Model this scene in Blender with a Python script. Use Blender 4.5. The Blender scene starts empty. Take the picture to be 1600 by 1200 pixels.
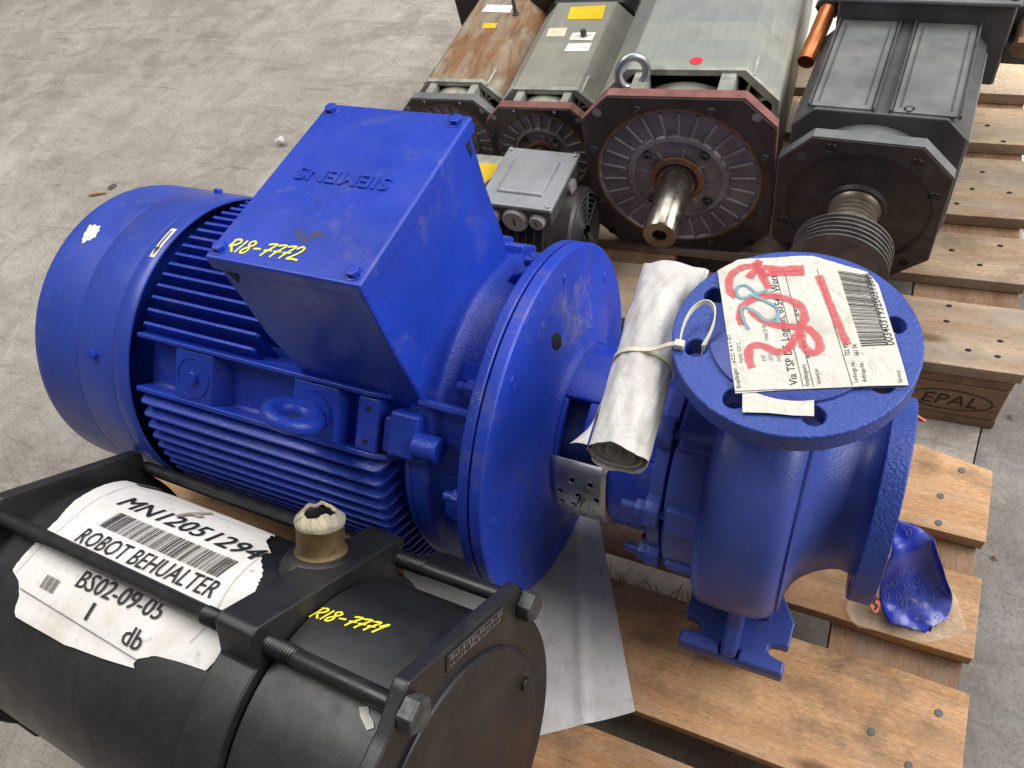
import bpy, bmesh, math, random
from mathutils import Vector, Matrix

# ------------------------------------------------------------------ scene
S = bpy.context.scene
C = S.collection
random.seed(7)
R = math.radians

# camera (solved from the photograph): rows are right, up, back
CAM_R = ((0.900371, 0.386383, -0.200099), (-0.208709, 0.787009, 0.580567), (0.381801, -0.480963, 0.789242))
CAM_P = (0.04488, -0.43674, 0.98705)
CAM_F = 1212.43                       # focal length in pixels of a 1600 px wide picture
cam_d = bpy.data.cameras.new('camera')
cam = bpy.data.objects.new('camera', cam_d)
C.objects.link(cam)
cam_d.sensor_width = 36.0
cam_d.lens = 36.0 * CAM_F / 1600.0
cam_d.clip_start = 0.02
cam_d.clip_end = 200
r0, r1, r2 = CAM_R
cam.matrix_world = Matrix(((r0[0], r1[0], r2[0], CAM_P[0]), (r0[1], r1[1], r2[1], CAM_P[1]), (r0[2], r1[2], r2[2], CAM_P[2]), (0, 0, 0, 1)))
S.camera = cam

# world: even grey daylight coming in through the hall
W = bpy.data.worlds.new('World')
S.world = W
W.use_nodes = True
bg = W.node_tree.nodes['Background']
bg.inputs[0].default_value = (1.0, 0.97, 0.93, 1)
bg.inputs[1].default_value = 0.17

def area(name, loc, target, sx, sy, power, col):
    d = bpy.data.lights.new(name, 'AREA')
    d.shape = 'RECTANGLE'
    d.size, d.size_y, d.energy, d.color = sx, sy, power, col
    o = bpy.data.objects.new(name, d)
    C.objects.link(o)
    o.location = loc
    o.rotation_euler = (Vector(target) - Vector(loc)).to_track_quat('-Z', 'Y').to_euler()
    return o

area('gate_daylight', (3.3, 1.3, 2.5), (-0.1, 0.1, 0.2), 3.6, 2.8, 275, (1.0, 0.985, 0.96))
area('roof_light', (-2.9, 0.3, 4.4), (-0.6, 0.1, 0.0), 3.0, 2.0, 150, (1.0, 0.98, 0.955))
area('overhead_fill', (-0.2, 2.6, 4.5), (-0.3, 0.3, 0.0), 3.6, 2.0, 120, (0.97, 0.985, 1.0))  # unseen overhead area light, added as a second fill
# low sun falling in through the tall gate: a near-parallel, four-sided beam
sun = area('sun_through_gate', (2.55, 4.86, 4.2), (0.90, 1.96, 0.0), 2.3, 1.75, 42, (1.0, 0.93, 0.80))
sun.data.spread = R(2.5)

S.view_settings.view_transform = 'Standard'
S.view_settings.look = 'None'
S.view_settings.exposure = 0.0
S.view_settings.gamma = 1.0
S.render.engine = 'CYCLES'
S.cycles.max_bounces = 5
S.cycles.diffuse_bounces = 3
S.cycles.glossy_bounces = 3
S.cycles.use_adaptive_sampling = True
S.cycles.use_denoising = True

# ------------------------------------------------------------------ survey helpers: from a sighting in the photograph to a point on a known surface
def sight(u, v):
    q = ((u - 800) / CAM_F, -(v - 600) / CAM_F, -1.0)
    return Vector([sum(CAM_R[i][k] * q[i] for i in range(3)) for k in range(3)])
def at(u, v, axis, val):
    w = sight(u, v)
    t = (val - CAM_P[axis]) / w[axis]
    return Vector(CAM_P) + w * t

# ------------------------------------------------------------------ mesh helpers
EDGE = {}       # worn-edge companions of the paints, by material name
class MB:
    def __init__(self):
        self.v, self.f = [], []
    def add(self, vs, fs, M=None):
        n = len(self.v)
        for p in vs:
            p = Vector(p)
            self.v.append(M @ p if M else p)
        for f in fs:
            self.f.append([i + n for i in f])
        return self
    def box(self, a, b, M=None):
        x0, y0, z0 = a; x1, y1, z1 = b
        return self.add([(x0, y0, z0), (x1, y0, z0), (x1, y1, z0), (x0, y1, z0), (x0, y0, z1), (x1, y0, z1), (x1, y1, z1), (x0, y1, z1)],
                        [(0, 3, 2, 1), (4, 5, 6, 7), (0, 1, 5, 4), (1, 2, 6, 5), (2, 3, 7, 6), (3, 0, 4, 7)], M)
    def prism(self, poly, a, b, axes='xyz', M=None):
        # poly in the first two axes, extruded along the third from a to b
        ix = ['xyz'.index(c) for c in axes]
        n = len(poly)
        vs = []
        for h in (a, b):
            for p in poly:
                q = [0, 0, 0]; q[ix[0]], q[ix[1]], q[ix[2]] = p[0], p[1], h
                vs.append(q)
        fs = [list(range(n))[::-1], [n + i for i in range(n)]] + [(i, (i + 1) % n, n + (i + 1) % n, n + i) for i in range(n)]
        return self.add(vs, fs, M)
    def lathe(self, prof, n=64, M=None, a0=0.0, a1=360.0, cap=False):
        # prof: (h, r) along local Z, revolved
        full = abs(a1 - a0) >= 359.9
        m = n if full else n + 1
        vs, fs = [], []
        for k in range(m):
            t = R(a0 + (a1 - a0) * k / n)
            for h, r in prof:
                vs.append((r * math.cos(t), r * math.sin(t), h))
        L = len(prof)
        for k in range(n):
            k2 = (k + 1) % m
            for i in range(L - 1):
                fs.append((k * L + i, k2 * L + i, k2 * L + i + 1, k * L + i + 1))
        return self.add(vs, fs, M)
    def cyl(self, p0, p1, r, n=16, r2=None):
        p0, p1 = Vector(p0), Vector(p1)
        r2 = r if r2 is None else r2
        d = p1 - p0
        M = Matrix.Translation(p0) @ d.to_track_quat('Z', 'Y').to_matrix().to_4x4()
        return self.lathe([(0, 0.0), (0, r), (d.length, r2), (d.length, 0.0)], n, M)
    def tube(self, pts, r, n=8, closed=False):
        pts = [Vector(p) for p in pts]
        vs, fs = [], []
        N = len(pts)
        up = Vector((0, 0, 1))
        prev = None
        for i, p in enumerate(pts):
            d = (pts[(i + 1) % N] - pts[i - 1]) if closed else (pts[min(i + 1, N - 1)] - pts[max(i - 1, 0)])
            d.normalize()
            x = prev if prev else (d.cross(up) if d.cross(up).length > 1e-3 else d.cross(Vector((1, 0, 0))))
            x = (x - d * x.dot(d)).normalized()
            prev = x
            y = d.cross(x)
            rr = r[i] if isinstance(r, (list, tuple)) else r
            for k in range(n):
                t = 2 * math.pi * k / n
                vs.append(p + x * (rr * math.cos(t)) + y * (rr * math.sin(t)))
        for i in range(N if closed else N - 1):
            j = (i + 1) % N
            for k in range(n):
                k2 = (k + 1) % n
                fs.append((i * n + k, i * n + k2, j * n + k2, j * n + k))
        if not closed:
            fs.append(list(range(n))[::-1]); fs.append([(N - 1) * n + k for k in range(n)])
        return self.add(vs, fs)
    def hexa(self, p, d, r, h, washer=0.0):
        p, d = Vector(p), Vector(d).normalized()
        M = Matrix.Translation(p) @ d.to_track_quat('Z', 'Y').to_matrix().to_4x4()
        if washer:
            self.lathe([(0, 0), (0, washer), (h * .22, washer), (h * .22, 0)], 20, M)
        o = [(r * math.cos(R(60 * k)), r * math.sin(R(60 * k))) for k in range(6)]
        i2 = [(r * .86 * math.cos(R(60 * k)), r * .86 * math.sin(R(60 * k))) for k in range(6)]
        z0 = h * .2 if washer else 0
        vs = [(x, y, z0) for x, y in o] + [(x, y, h * .88) for x, y in o] + [(x, y, h) for x, y in i2]
        fs = [(k, (k + 1) % 6, 6 + (k + 1) % 6, 6 + k) for k in range(6)] + [(6 + k, 6 + (k + 1) % 6, 12 + (k + 1) % 6, 12 + k) for k in range(6)] + [[12 + k for k in range(6)], [5 - k for k in range(6)]]
        return self.add(vs, fs, M)
    def build(self, name, mat, parent=None, bevel=0.0, seg=2, smooth=35.0, fixn=True):
        edge = EDGE.get(mat.name) if mat else None
        me = bpy.data.meshes.new(name)
        bm = bmesh.new()
        vv = [bm.verts.new(p) for p in self.v]
        for f in self.f:
            try:
                bm.faces.new([vv[i] for i in f])
            except ValueError:
                pass
        bmesh.ops.remove_doubles(bm, verts=bm.verts, dist=1e-6)
        if fixn:
            bmesh.ops.recalc_face_normals(bm, faces=bm.faces)
        if bevel:
            es = [e for e in bm.edges if len(e.link_faces) == 2 and e.calc_face_angle(0) > R(28)]
            bmesh.ops.bevel(bm, geom=es, offset=bevel, segments=seg, affect='EDGES', clamp_overlap=True, profile=0.5, material=1 if edge else -1)
        bm.to_mesh(me); bm.free()
        o = link(name, me, mat, parent, smooth, weighted=bool(bevel))
        if edge: me.materials.append(edge)
        return o

def link(name, me, mat, parent=None, smooth=35.0, weighted=False):
    o = bpy.data.objects.new(name, me)
    C.objects.link(o)
    if mat:
        me.materials.clear(); me.materials.append(mat)
    if smooth:
        me.polygons.foreach_set('use_smooth', [True] * len(me.polygons))
        if weighted:
            m = o.modifiers.new('wn', 'WEIGHTED_NORMAL'); m.keep_sharp = False; m.weight = 80
        else:
            me.set_sharp_from_angle(angle=R(smooth))
    if parent:
        o.parent = parent
    return o

def thing(name, label, cat, loc=(0, 0, 0), rotz=0.0, group=None):
    o = bpy.data.objects.new(name, None)
    o.empty_display_size = 0.05
    C.objects.link(o)
    o.location = loc; o.rotation_euler = (0, 0, rotz)
    return tag(o, label, cat, group)
def tag(o, label, cat, group=None):
    o['label'] = label; o['category'] = cat
    if group: o['group'] = group
    return o

def plate_holes(outer, holes, h, top_bevel=0.0):
    """flat plate in XY with holes, thickness 0..h -> MB"""
    bm = bmesh.new()
    es = []
    loops = [outer] + holes
    for lp in loops:
        vs = [bm.verts.new((x, y, 0)) for x, y in lp]
        es += [bm.edges.new((vs[i], vs[(i + 1) % len(vs)])) for i in range(len(vs))]
    bmesh.ops.triangle_fill(bm, use_beauty=True, use_dissolve=False, edges=es)
    bm.verts.index_update()
    m = MB()
    V = [v.co.copy() for v in bm.verts]
    n = len(V)
    vs = [(p.x, p.y, 0) for p in V] + [(p.x, p.y, h) for p in V]
    fs = []
    for f in bm.faces:
        ix = [v.index for v in f.verts]
        fs.append(ix[::-1]); fs.append([i + n for i in ix])
    k = 0
    for lp in loops:
        L = len(lp)
        for i in range(L):
            j = (i + 1) % L
            fs.append((k + i, k + j, n + k + j, n + k + i))
        k += L
    bm.free()
    return m.add(vs, fs)

def ring_plate(poly, cx, cz, r, y0, y1, n=96):
    """flat eight-sided plate with a round opening, in the XZ plane, from y0 to y1"""
    def hit(a):
        d = Vector((math.cos(a), math.sin(a))); best = 9
        for i in range(len(poly)):
            p, q = Vector(poly[i]) - Vector((cx, cz)), Vector(poly[(i + 1) % len(poly)]) - Vector((cx, cz))
            e = q - p; den = d.x * e.y - d.y * e.x
            if abs(den) < 1e-12: continue
            t = (p.x * e.y - p.y * e.x) / den; u = (p.x * d.y - p.y * d.x) / den
            if t > 0 and -1e-6 <= u <= 1 + 1e-6: best = min(best, t)
        return best
    ang = sorted([2 * math.pi * k / n for k in range(n)] + [math.atan2(p[1] - cz, p[0] - cx) % (2 * math.pi) for p in poly])
    ang = [a for i, a in enumerate(ang) if i == 0 or a - ang[i - 1] > 1e-4]
    m = MB(); vs, fs = [], []
    N_ = len(ang)
    for a in ang:
        h = hit(a); c_, s_ = math.cos(a), math.sin(a)
        vs += [(cx + h * c_, y0, cz + h * s_), (cx + r * c_, y0, cz + r * s_), (cx + r * c_, y1, cz + r * s_), (cx + h * c_, y1, cz + h * s_)]
    for i in range(N_):
        j = (i + 1) % N_
        for k in range(4):
            k2 = (k + 1) % 4
            fs.append((4 * i + k, 4 * i + k2, 4 * j + k2, 4 * j + k))
    return m.add(vs, fs)

def circ(cx, cy, r, n=32, a0=0.0):
    return [(cx + r * math.cos(2 * math.pi * k / n + a0), cy + r * math.sin(2 * math.pi * k / n + a0)) for k in range(n)]
def octa(w, h, c, cx=0.0, cy=0.0):
    a, b = w / 2, h / 2
    return [(cx - a + c, cy - b), (cx + a - c, cy - b), (cx + a, cy - b + c), (cx + a, cy + b - c), (cx + a - c, cy + b), (cx - a + c, cy + b), (cx - a, cy + b - c), (cx - a, cy - b + c)]

def text_flat(s, bold=0.0, extrude=0.0):
    """vertices (x, y, z) and faces of a line of print, scaled so that it is 1 wide in x and keeps y in units of cap height"""
    cu = bpy.data.curves.new('print', 'FONT')
    cu.body = s; cu.offset = bold; cu.extrude = extrude; cu.resolution_u = 2
    o = bpy.data.objects.new('print', cu)
    C.objects.link(o)
    dg = bpy.context.evaluated_depsgraph_get()
    me = bpy.data.meshes.new_from_object(o.evaluated_get(dg))
    vs = [v.co.copy() for v in me.vertices]
    fs = [list(p.vertices) for p in me.polygons]
    bpy.data.objects.remove(o); bpy.data.curves.remove(cu); bpy.data.meshes.remove(me)
    x0 = min(v.x for v in vs); x1 = max(v.x for v in vs)
    return [((v.x - x0) / (x1 - x0), v.y / 0.69, v.z) for v in vs], fs

def put_text(s, fn, bold=0.0, m=None):
    """print mapped by fn(x 0..1, y in cap heights) -> point"""
    vs, fs = text_flat(s, bold)
    m = m or MB()
    m.add([fn(x, y) for x, y, z in vs], fs)
    return m

def ribbon(m, pts, width, nrm, lift0=0.0):
    """flat stroke along pts (Vectors) on a surface with normal function nrm(p)"""
    pts = [Vector(p) for p in pts]
    fine = []
    for i in range(len(pts) - 1):          # Catmull-Rom smoothing
        a, b, c, d = pts[max(i - 1, 0)], pts[i], pts[i + 1], pts[min(i + 2, len(pts) - 1)]
        for k in range(5):
            t = k / 5
            fine.append(0.5 * ((2 * b) + (c - a) * t + (2 * a - 5 * b + 4 * c - d) * t * t + (3 * b - a - 3 * c + d) * t ** 3))
    fine.append(pts[-1])
    vs, fs = [], []
    N = len(fine)
    for i, p in enumerate(fine):
        d = (fine[min(i + 1, N - 1)] - fine[max(i - 1, 0)]).normalized()
        u_ = nrm(p)
        s = u_.cross(d).normalized() * (width / 2 * (0.85 + 0.3 * random.random()))
        lift = u_ * (lift0 + 1.5e-6 * i)          # later strokes lie on earlier ones
        vs += [p + s + lift, p - s + lift]
    for i in range(N - 1):
        fs.append((2 * i, 2 * i + 1, 2 * i + 3, 2 * i + 2))
    m.add(vs, fs)

HAND = {  # strokes of a felt-pen hand, unit cap height
    'R': [[(.05, 0), (.12, 1)], [(.02, .9), (.35, 1.0), (.55, .82), (.4, .58), (.1, .5)], [(.18, .5), (.38, .25), (.6, .02)]],
    '1': [[(.12, .02), (.2, .98)]],
    '8': [[(.5, .85), (.3, 1.0), (.12, .85), (.25, .6), (.42, .35), (.35, .08), (.12, .05), (.08, .28), (.3, .52), (.5, .72), (.52, .9)]],
    '-': [[(.05, .45), (.5, .5)]],
    '7': [[(.05, .88), (.3, .95), (.55, .95), (.42, .6), (.28, .3), (.2, .0)], [(.1, .42), (.35, .46), (.58, .48)]],
    '2': [[(.08, .8), (.25, 1.0), (.48, .9), (.45, .6), (.2, .25), (.05, .05), (.35, .08), (.75, .02)]],
    '/1': [[(.1, .6), (.45, .98), (.3, .5), (.15, .0)]],
}
def handwriting(s, fn, nrm, width):
    m = MB(); x = 0; k = 0
    adv = {'R': .66, '1': .36, '8': .62, '-': .66, '7': .62, '2': .8, '/1': .6}
    for g in s:
        for st in HAND[g]:
            ribbon(m, [fn(x + px + 0.22 * py, py) for px, py in st], width, nrm, k * 2.5e-5); k += 1
        x += adv[g]
    return m, x

# ------------------------------------------------------------------ materials
def new_mat(name):
    m = bpy.data.materials.new(name)
    m.use_nodes = True
    nt = m.node_tree
    b = nt.nodes['Principled BSDF']
    return m, nt, b
class N:
    """tiny node helper"""
    def __init__(s, nt): s.nt = nt
    def node(s, t, **kw):
        n = s.nt.nodes.new(t)
        for k, v in kw.items():
            if k in n.inputs: n.inputs[k].default_value = v
            else: setattr(n, k, v)
        return n
    def coord(s, scale=(1, 1, 1), rnd=False, src='Object'):
        tc = s.node('ShaderNodeTexCoord')
        mp = s.node('ShaderNodeMapping')
        mp.inputs['Scale'].default_value = scale
        s.nt.links.new(tc.outputs[src], mp.inputs['Vector'])
        if rnd:
            oi = s.node('ShaderNodeObjectInfo')
            mu = s.node('ShaderNodeMath', operation='MULTIPLY'); mu.inputs[1].default_value = 37.0
            s.nt.links.new(oi.outputs['Random'], mu.inputs[0])
            cb = s.node('ShaderNodeCombineXYZ')
            for k in ('X', 'Y', 'Z'): s.nt.links.new(mu.outputs[0], cb.inputs[k])
            s.nt.links.new(cb.outputs[0], mp.inputs['Location'])
        return mp.outputs[0]
    def noise(s, vec, scale, detail=4, rough=.55, dist=0.0):
        n = s.node('ShaderNodeTexNoise', Scale=scale, Detail=detail, Roughness=rough, Distortion=dist)
        s.nt.links.new(vec, n.inputs['Vector'])
        return n.outputs['Fac']
    def ramp(s, fac, stops):
        r = s.node('ShaderNodeValToRGB')
        el = r.color_ramp.elements
        while len(el) < len(stops): el.new(0.5)
        for e, (p, c) in zip(el, stops):
            e.position = p
            e.color = (c, c, c, 1) if isinstance(c, (int, float)) else (*c, 1)
        s.nt.links.new(fac, r.inputs[0])
        return r.outputs[0]
    def mix(s, fac, a, b, mode='MIX'):
        m = s.node('ShaderNodeMix', data_type='RGBA', blend_type=mode)
        for sock, val in ((m.inputs[0], fac), (m.inputs[6], a), (m.inputs[7], b)):
            if hasattr(val, 'links') or hasattr(val, 'is_linked'): s.nt.links.new(val, sock)
            elif isinstance(val, (int, float)): sock.default_value = val
            else: sock.default_value = (*val, 1)
        return m.outputs[2]
    def bump(s, h, strength, dist=.001, prev=None):
        b = s.node('ShaderNodeBump', Strength=strength, Distance=dist)
        s.nt.links.new(h, b.inputs['Height'])
        if prev: s.nt.links.new(prev, b.inputs['Normal'])
        return b.outputs[0]
    def vor(s, vec, scale, feature='F1'):
        n = s.node('ShaderNodeTexVoronoi', Scale=scale, feature=feature)
        s.nt.links.new(vec, n.inputs['Vector'])
        return n.outputs['Distance']

def plain(name, col, rough=.5, metal=0.0, var=.15, scale=30, bump=.15, bscale=300, dirt=None, dirt_at=(.6, .75), spec=.5):
    m, nt, b = new_mat(name); n = N(nt)
    v = n.coord()
    f = n.noise(v, scale, 5)
    c = n.mix(n.ramp(f, [(.3, 0), (.7, 1)]), [max(0, x * (1 - var)) for x in col], [min(1, x * (1 + var)) for x in col])
    if dirt:
        c = n.mix(n.ramp(n.noise(v, scale * .35, 7, .7), [(dirt_at[0], 0), (dirt_at[1], 1)]), c, dirt)
    nt.links.new(c, b.inputs['Base Color'])
    rr = n.ramp(n.noise(v, scale * 1.7, 4), [(.3, max(0, rough - .08)), (.7, min(1, rough + .1))])
    nt.links.new(rr, b.inputs['Roughness'])
    b.inputs['Metallic'].default_value = metal
    b.inputs['Specular IOR Level'].default_value = spec
    if bump:
        nt.links.new(n.bump(n.noise(v, bscale, 3), bump, .0006), b.inputs['Normal'])
    return m

def blue_paint(name, bump, bscale, rough, grime, dist=.0009, col=(.013, .042, .37)):
    m, nt, b = new_mat(name); n = N(nt)
    v = n.coord()
    big = n.noise(v, 9, 4)
    c = n.mix(n.ramp(big, [(.35, 0), (.65, 1)]), [x * .88 for x in col], [min(1, x * 1.14) for x in col])
    # rubbed, dusty places
    d = n.ramp(n.noise(v, 14, 9, .72, .6), [(.60 - grime * .09, 0), (.80 - grime * .05, .55)])
    c = n.mix(d, c, (.16, .145, .15))
    # pale specks and hairline scuffs
    vs = n.coord((1, 1, 1))
    sp_ = n.ramp(n.vor(vs, 130), [(.045, .8), (.085, 0)])
    msk = n.ramp(n.noise(v, 30, 3), [(.56, 0), (.66, 1)])
    c = n.mix(n.mix(1.0, sp_, msk, 'MULTIPLY'), c, (.42, .44, .50))
    vs2 = n.coord((90, 6, 60))
    sc = n.ramp(n.noise(vs2, 2.2, 3), [(.70, 0), (.74, .35)])
    c = n.mix(sc, c, (.10, .12, .28))
    nt.links.new(c, b.inputs['Base Color'])
    rr = n.ramp(n.noise(v, 22, 6, .65), [(.3, rough - .06), (.75, rough + .18)])
    nt.links.new(rr, b.inputs['Roughness'])
    b.inputs['Specular IOR Level'].default_value = .36
    h = n.noise(v, bscale, 3, .5)
    bp = n.bump(h, bump, dist)
    nt.links.new(n.bump(n.noise(v, 45, 3), .10, .002, bp), b.inputs['Normal'])
    return m

def wood(name, c_light, c_dark, grey, stain, rough=.75):
    m, nt, b = new_mat(name); n = N(nt)
    v = n.coord((1.1, 11, 11), rnd=True)
    g = n.noise(v, 2.6, 6, .6, 1.6)
    rings = n.node('ShaderNodeTexWave', wave_type='BANDS', bands_direction='Y', Scale=.55, Distortion=9.0, Detail=4.0)
    rings.inputs['Detail Scale'].default_value = .7
    nt.links.new(v, rings.inputs['Vector'])
    c = n.mix(n.ramp(g, [(.30, 0), (.72, 1)]), c_dark, c_light)
    c = n.mix(n.ramp(rings.outputs['Fac'], [(.05, .55), (.5, 0)]), c, [x * .78 for x in c_dark])
    c = n.mix(n.ramp(n.noise(n.coord((.6, 3, 3), rnd=True), 2.2, 5, .6), [(.35, 0), (.7, .6)]), c, [min(1, x * 1.12) for x in c_light])
    c = n.mix(n.ramp(n.noise(n.coord((2.2, 5, 5), rnd=True), 1.5, 5, .6, .8), [(.46, 0), (.66, .75)]), c, [c_dark[0] * .62, c_dark[1] * .54, c_dark[2] * .50])
    fv = n.coord((7, 240, 240), rnd=True)
    fine = n.noise(fv, 3.0, 4, .6)
    c = n.mix(n.ramp(fine, [(.42, .0), (.70, .5)]), c, [x * .55 for x in c_dark])
    fz = n.noise(n.coord((90, 260, 260), rnd=True), 1.4, 4, .7)
    c = n.mix(n.ramp(fz, [(.50, 0), (.72, .55)]), c, [x * .55 for x in c_dark])
    c = n.mix(n.ramp(fz, [(.26, .5), (.44, 0)]), c, [min(1, x * 1.25 + .04) for x in c_light])
    # weathering
    gv = n.coord((4, 14, 14), rnd=True)
    c = n.mix(n.ramp(n.noise(gv, 1.7, 6, .65), [(.42, 0), (.72, grey)]), c, (.30, .265, .225))
    c = n.mix(n.ramp(n.noise(n.coord((7, 9, 9), rnd=True), 1.3, 6, .7), [(.52, 0), (.72, stain)]), c, (.10, .070, .048))
    # small dark flecks
    fl = n.ramp(n.vor(n.coord((60, 200, 200), rnd=True), 1.0), [(.06, .8), (.14, 0)])
    fm = n.ramp(n.noise(n.coord((9, 9, 9), rnd=True), 2.0, 3), [(.52, 0), (.62, 1)])
    c = n.mix(n.mix(1.0, fl, fm, 'MULTIPLY'), c, (.05, .04, .03))
    # knots
    kn = n.ramp(n.vor(n.coord((4.5, 13, 13), rnd=True), .8), [(.05, .85), (.12, 0)])
    c = n.mix(kn, c, (.12, .062, .03))
    nt.links.new(c, b.inputs['Base Color'])
    b.inputs['Roughness'].default_value = rough
    b.inputs['Specular IOR Level'].default_value = .25
    bp = n.bump(fine, .55, .0012)
    nt.links.new(n.bump(fz, .5, .0012, bp), b.inputs['Normal'])
    return m

def concrete(name='concrete', k=(1, 1, 1)):
    m, nt, b = new_mat(name); n = N(nt)
    v = n.coord()
    a = n.noise(v, 1.6, 8, .62, .4)
    c = n.mix(n.ramp(a, [(.30, 0), (.70, 1)]), (.27, .236, .202), (.41, .368, .322))
    c = n.mix(n.ramp(n.noise(v, 9, 8, .7, .5), [(.40, 0), (.66, .75)]), c, (.52, .485, .43))
    c = n.mix(n.ramp(n.noise(v, 26, 8, .75, .8), [(.52, 0), (.72, .45)]), c, (.17, .150, .130))
    # trowel and drag streaks
    st = n.noise(n.coord((3.0, 17, 3)), 1.6, 7, .7, 1.1)
    c = n.mix(n.ramp(st, [(.54, 0), (.70, .55)]), c, (.15, .135, .12))
    gr = n.noise(v, 210, 6, .75)
    c = n.mix(n.ramp(gr, [(.50, 0), (.66, .55)]), c, (.14, .125, .11))
    c = n.mix(n.ramp(gr, [(.30, .45), (.44, 0)]), c, (.55, .51, .46))
    c = n.mix(n.ramp(n.noise(v, .9, 5, .55, .7), [(.50, 0), (.72, .40)]), c, (.17, .155, .14))
    c = n.mix(n.ramp(n.noise(n.coord((1.2, 9, 1)), .8, 6, .6, 1.0), [(.57, 0), (.68, .30)]), c, (.13, .12, .11))
    # aggregate specks
    sp_ = n.ramp(n.vor(v, 95), [(.05, .8), (.14, 0)])
    c = n.mix(n.mix(1.0, sp_, n.ramp(n.noise(v, 8, 3), [(.50, 0), (.62, 1)]), 'MULTIPLY'), c, (.07, .062, .055))
    c = n.mix(1.0, c, k, 'MULTIPLY')
    # hair cracks
    cr = n.node('ShaderNodeTexVoronoi', Scale=.9, feature='DISTANCE_TO_EDGE')
    dv = n.node('ShaderNodeMix', data_type='RGBA'); dv.inputs[0].default_value = .22
    nz = n.node('ShaderNodeTexNoise', Scale=3.0, Detail=6.0); nt.links.new(v, nz.inputs['Vector'])
    nt.links.new(v, dv.inputs[6]); nt.links.new(nz.outputs['Color'], dv.inputs[7])
    nt.links.new(dv.outputs[2], cr.inputs['Vector'])
    c = n.mix(n.ramp(cr.outputs['Distance'], [(.0, .22), (.004, 0)]), c, (.13, .115, .10))
    nt.links.new(c, b.inputs['Base Color'])
    nt.links.new(n.ramp(n.noise(v, 5, 5), [(.3, .55), (.7, .85)]), b.inputs['Roughness'])
    b.inputs['Specular IOR Level'].default_value = .3
    bp = n.bump(n.noise(v, 26, 8, .75, .8), .22, .003)
    nt.links.new(n.bump(n.noise(v, 180, 4), .4, .0015, bp), b.inputs['Normal'])
    return m

def laminated(name, ca, cb, rough, rust=None, rust_y=(0, 0)):
    """bare laminated stator: bands across, fine lamination lines"""
    m, nt, b = new_mat(name); n = N(nt)
    v = n.coord()
    br = n.node('ShaderNodeTexBrick', Scale=1.0)
    br.inputs['Color1'].default_value = (*ca, 1); br.inputs['Color2'].default_value = (*cb, 1)
    br.inputs['Mortar'].default_value = (*[x * .80 for x in ca], 1)
    br.inputs['Mortar Size'].default_value = .0004; br.inputs['Brick Width'].default_value = .165; br.inputs['Row Height'].default_value = .052
    br.inputs['Bias'].default_value = -.1
    br.offset = .37
    nt.links.new(v, br.inputs['Vector'])
    c = br.outputs['Color']
    c = n.mix(n.ramp(n.noise(n.coord((60, 5, 60)), 3, 4), [(.4, 0), (.75, .35)]), c, [x * .62 for x in ca])
    c = n.mix(n.ramp(n.noise(v, 20, 8, .7), [(.55, 0), (.75, .5)]), c, (.17, .15, .12))
    if rust:
        f = n.ramp(n.noise(n.coord((14, 5, 14)), 1.6, 7, .65, .6), [(.33, 0), (.60, 1)])
        c = n.mix(f, c, rust)
        c = n.mix(n.ramp(n.noise(n.coord((40, 7, 40)), 2.0, 6, .7), [(.48, 0), (.68, .7)]), c, [x * .45 for x in rust])
    nt.links.new(c, b.inputs['Base Color'])
    b.inputs['Metallic'].default_value = .25
    nt.links.new(n.ramp(n.noise(v, 30, 5), [(.3, rough - .1), (.7, rough + .12)]), b.inputs['Roughness'])
    fv = n.coord((3, 900, 3))
    nt.links.new(n.bump(n.noise(fv, 1, 2), .18, .0006), b.inputs['Normal'])
    return m

def paper(name, col, stain, crease=.5, rough=.75, sc=1.0, stain_at=(.56, .76)):
    m, nt, b = new_mat(name); n = N(nt)
    v = n.coord()
    c = n.mix(n.ramp(n.noise(v, 22 * sc, 8, .7, .5), [(stain_at[0], 0), (stain_at[1], .6)]), col, stain)
    c = n.mix(n.ramp(n.noise(v, 150 * sc, 4), [(.62, 0), (.72, .35)]), c, [x * .4 for x in stain])
    nt.links.new(c, b.inputs['Base Color'])
    b.inputs['Roughness'].default_value = rough
    b.inputs['Specular IOR Level'].default_value = .3
    nt.links.new(n.bump(n.noise(v, 38 * sc, 5, .6, 1.5), crease, .003), b.inputs['Normal'])
    return m

M = {}
M['blue_cast'] = blue_paint('blue paint on rough casting', .75, 420, .29, .60)
M['blue_sheet'] = blue_paint('blue paint on sheet metal', .12, 300, .32, .60, col=(.026, .056, .35))
M['blue_lid'] = blue_paint('blue paint on machined lid', .22, 520, .30, .45)
M['blue_fin'] = blue_paint('blue paint on fins', .35, 300, .27, .60)
M['blue_disc'] = blue_paint('blue paint on flange disc', .55, 620, .30, .95, col=(.016, .052, .45))
M['blue_pump'] = blue_paint('blue paint on pump casing', .45, 380, .31, .40, col=(.042, .066, .28))
M['blue_flange'] = blue_paint('blue paint on pump flange', 1.0, 300, .33, .15, .0014, col=(.032, .066, .31))
def worn(name, a, b, rough):
    m, nt, bs = new_mat(name); n = N(nt); v = n.coord()
    c = n.mix(n.ramp(n.noise(v, 55, 6, .7), [(.42, 0), (.66, 1)]), a, b)
    c = n.mix(n.ramp(n.noise(v, 160, 4, .7), [(.60, 0), (.72, .8)]), c, [min(1, x * 1.9 + .03) for x in b])
    nt.links.new(c, bs.inputs['Base Color']); bs.inputs['Roughness'].default_value = rough
    return m
_be = worn('blue paint, rubbed edge', (.016, .034, .30), (.075, .105, .40), .32)
for k in ('blue_cast', 'blue_sheet', 'blue_lid', 'blue_fin', 'blue_disc', 'blue_pump', 'blue_flange'):
    EDGE[M[k].name] = _be
M['black_hole'] = plain('dark hollow', (.006, .006, .008), .8, bump=0)
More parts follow.
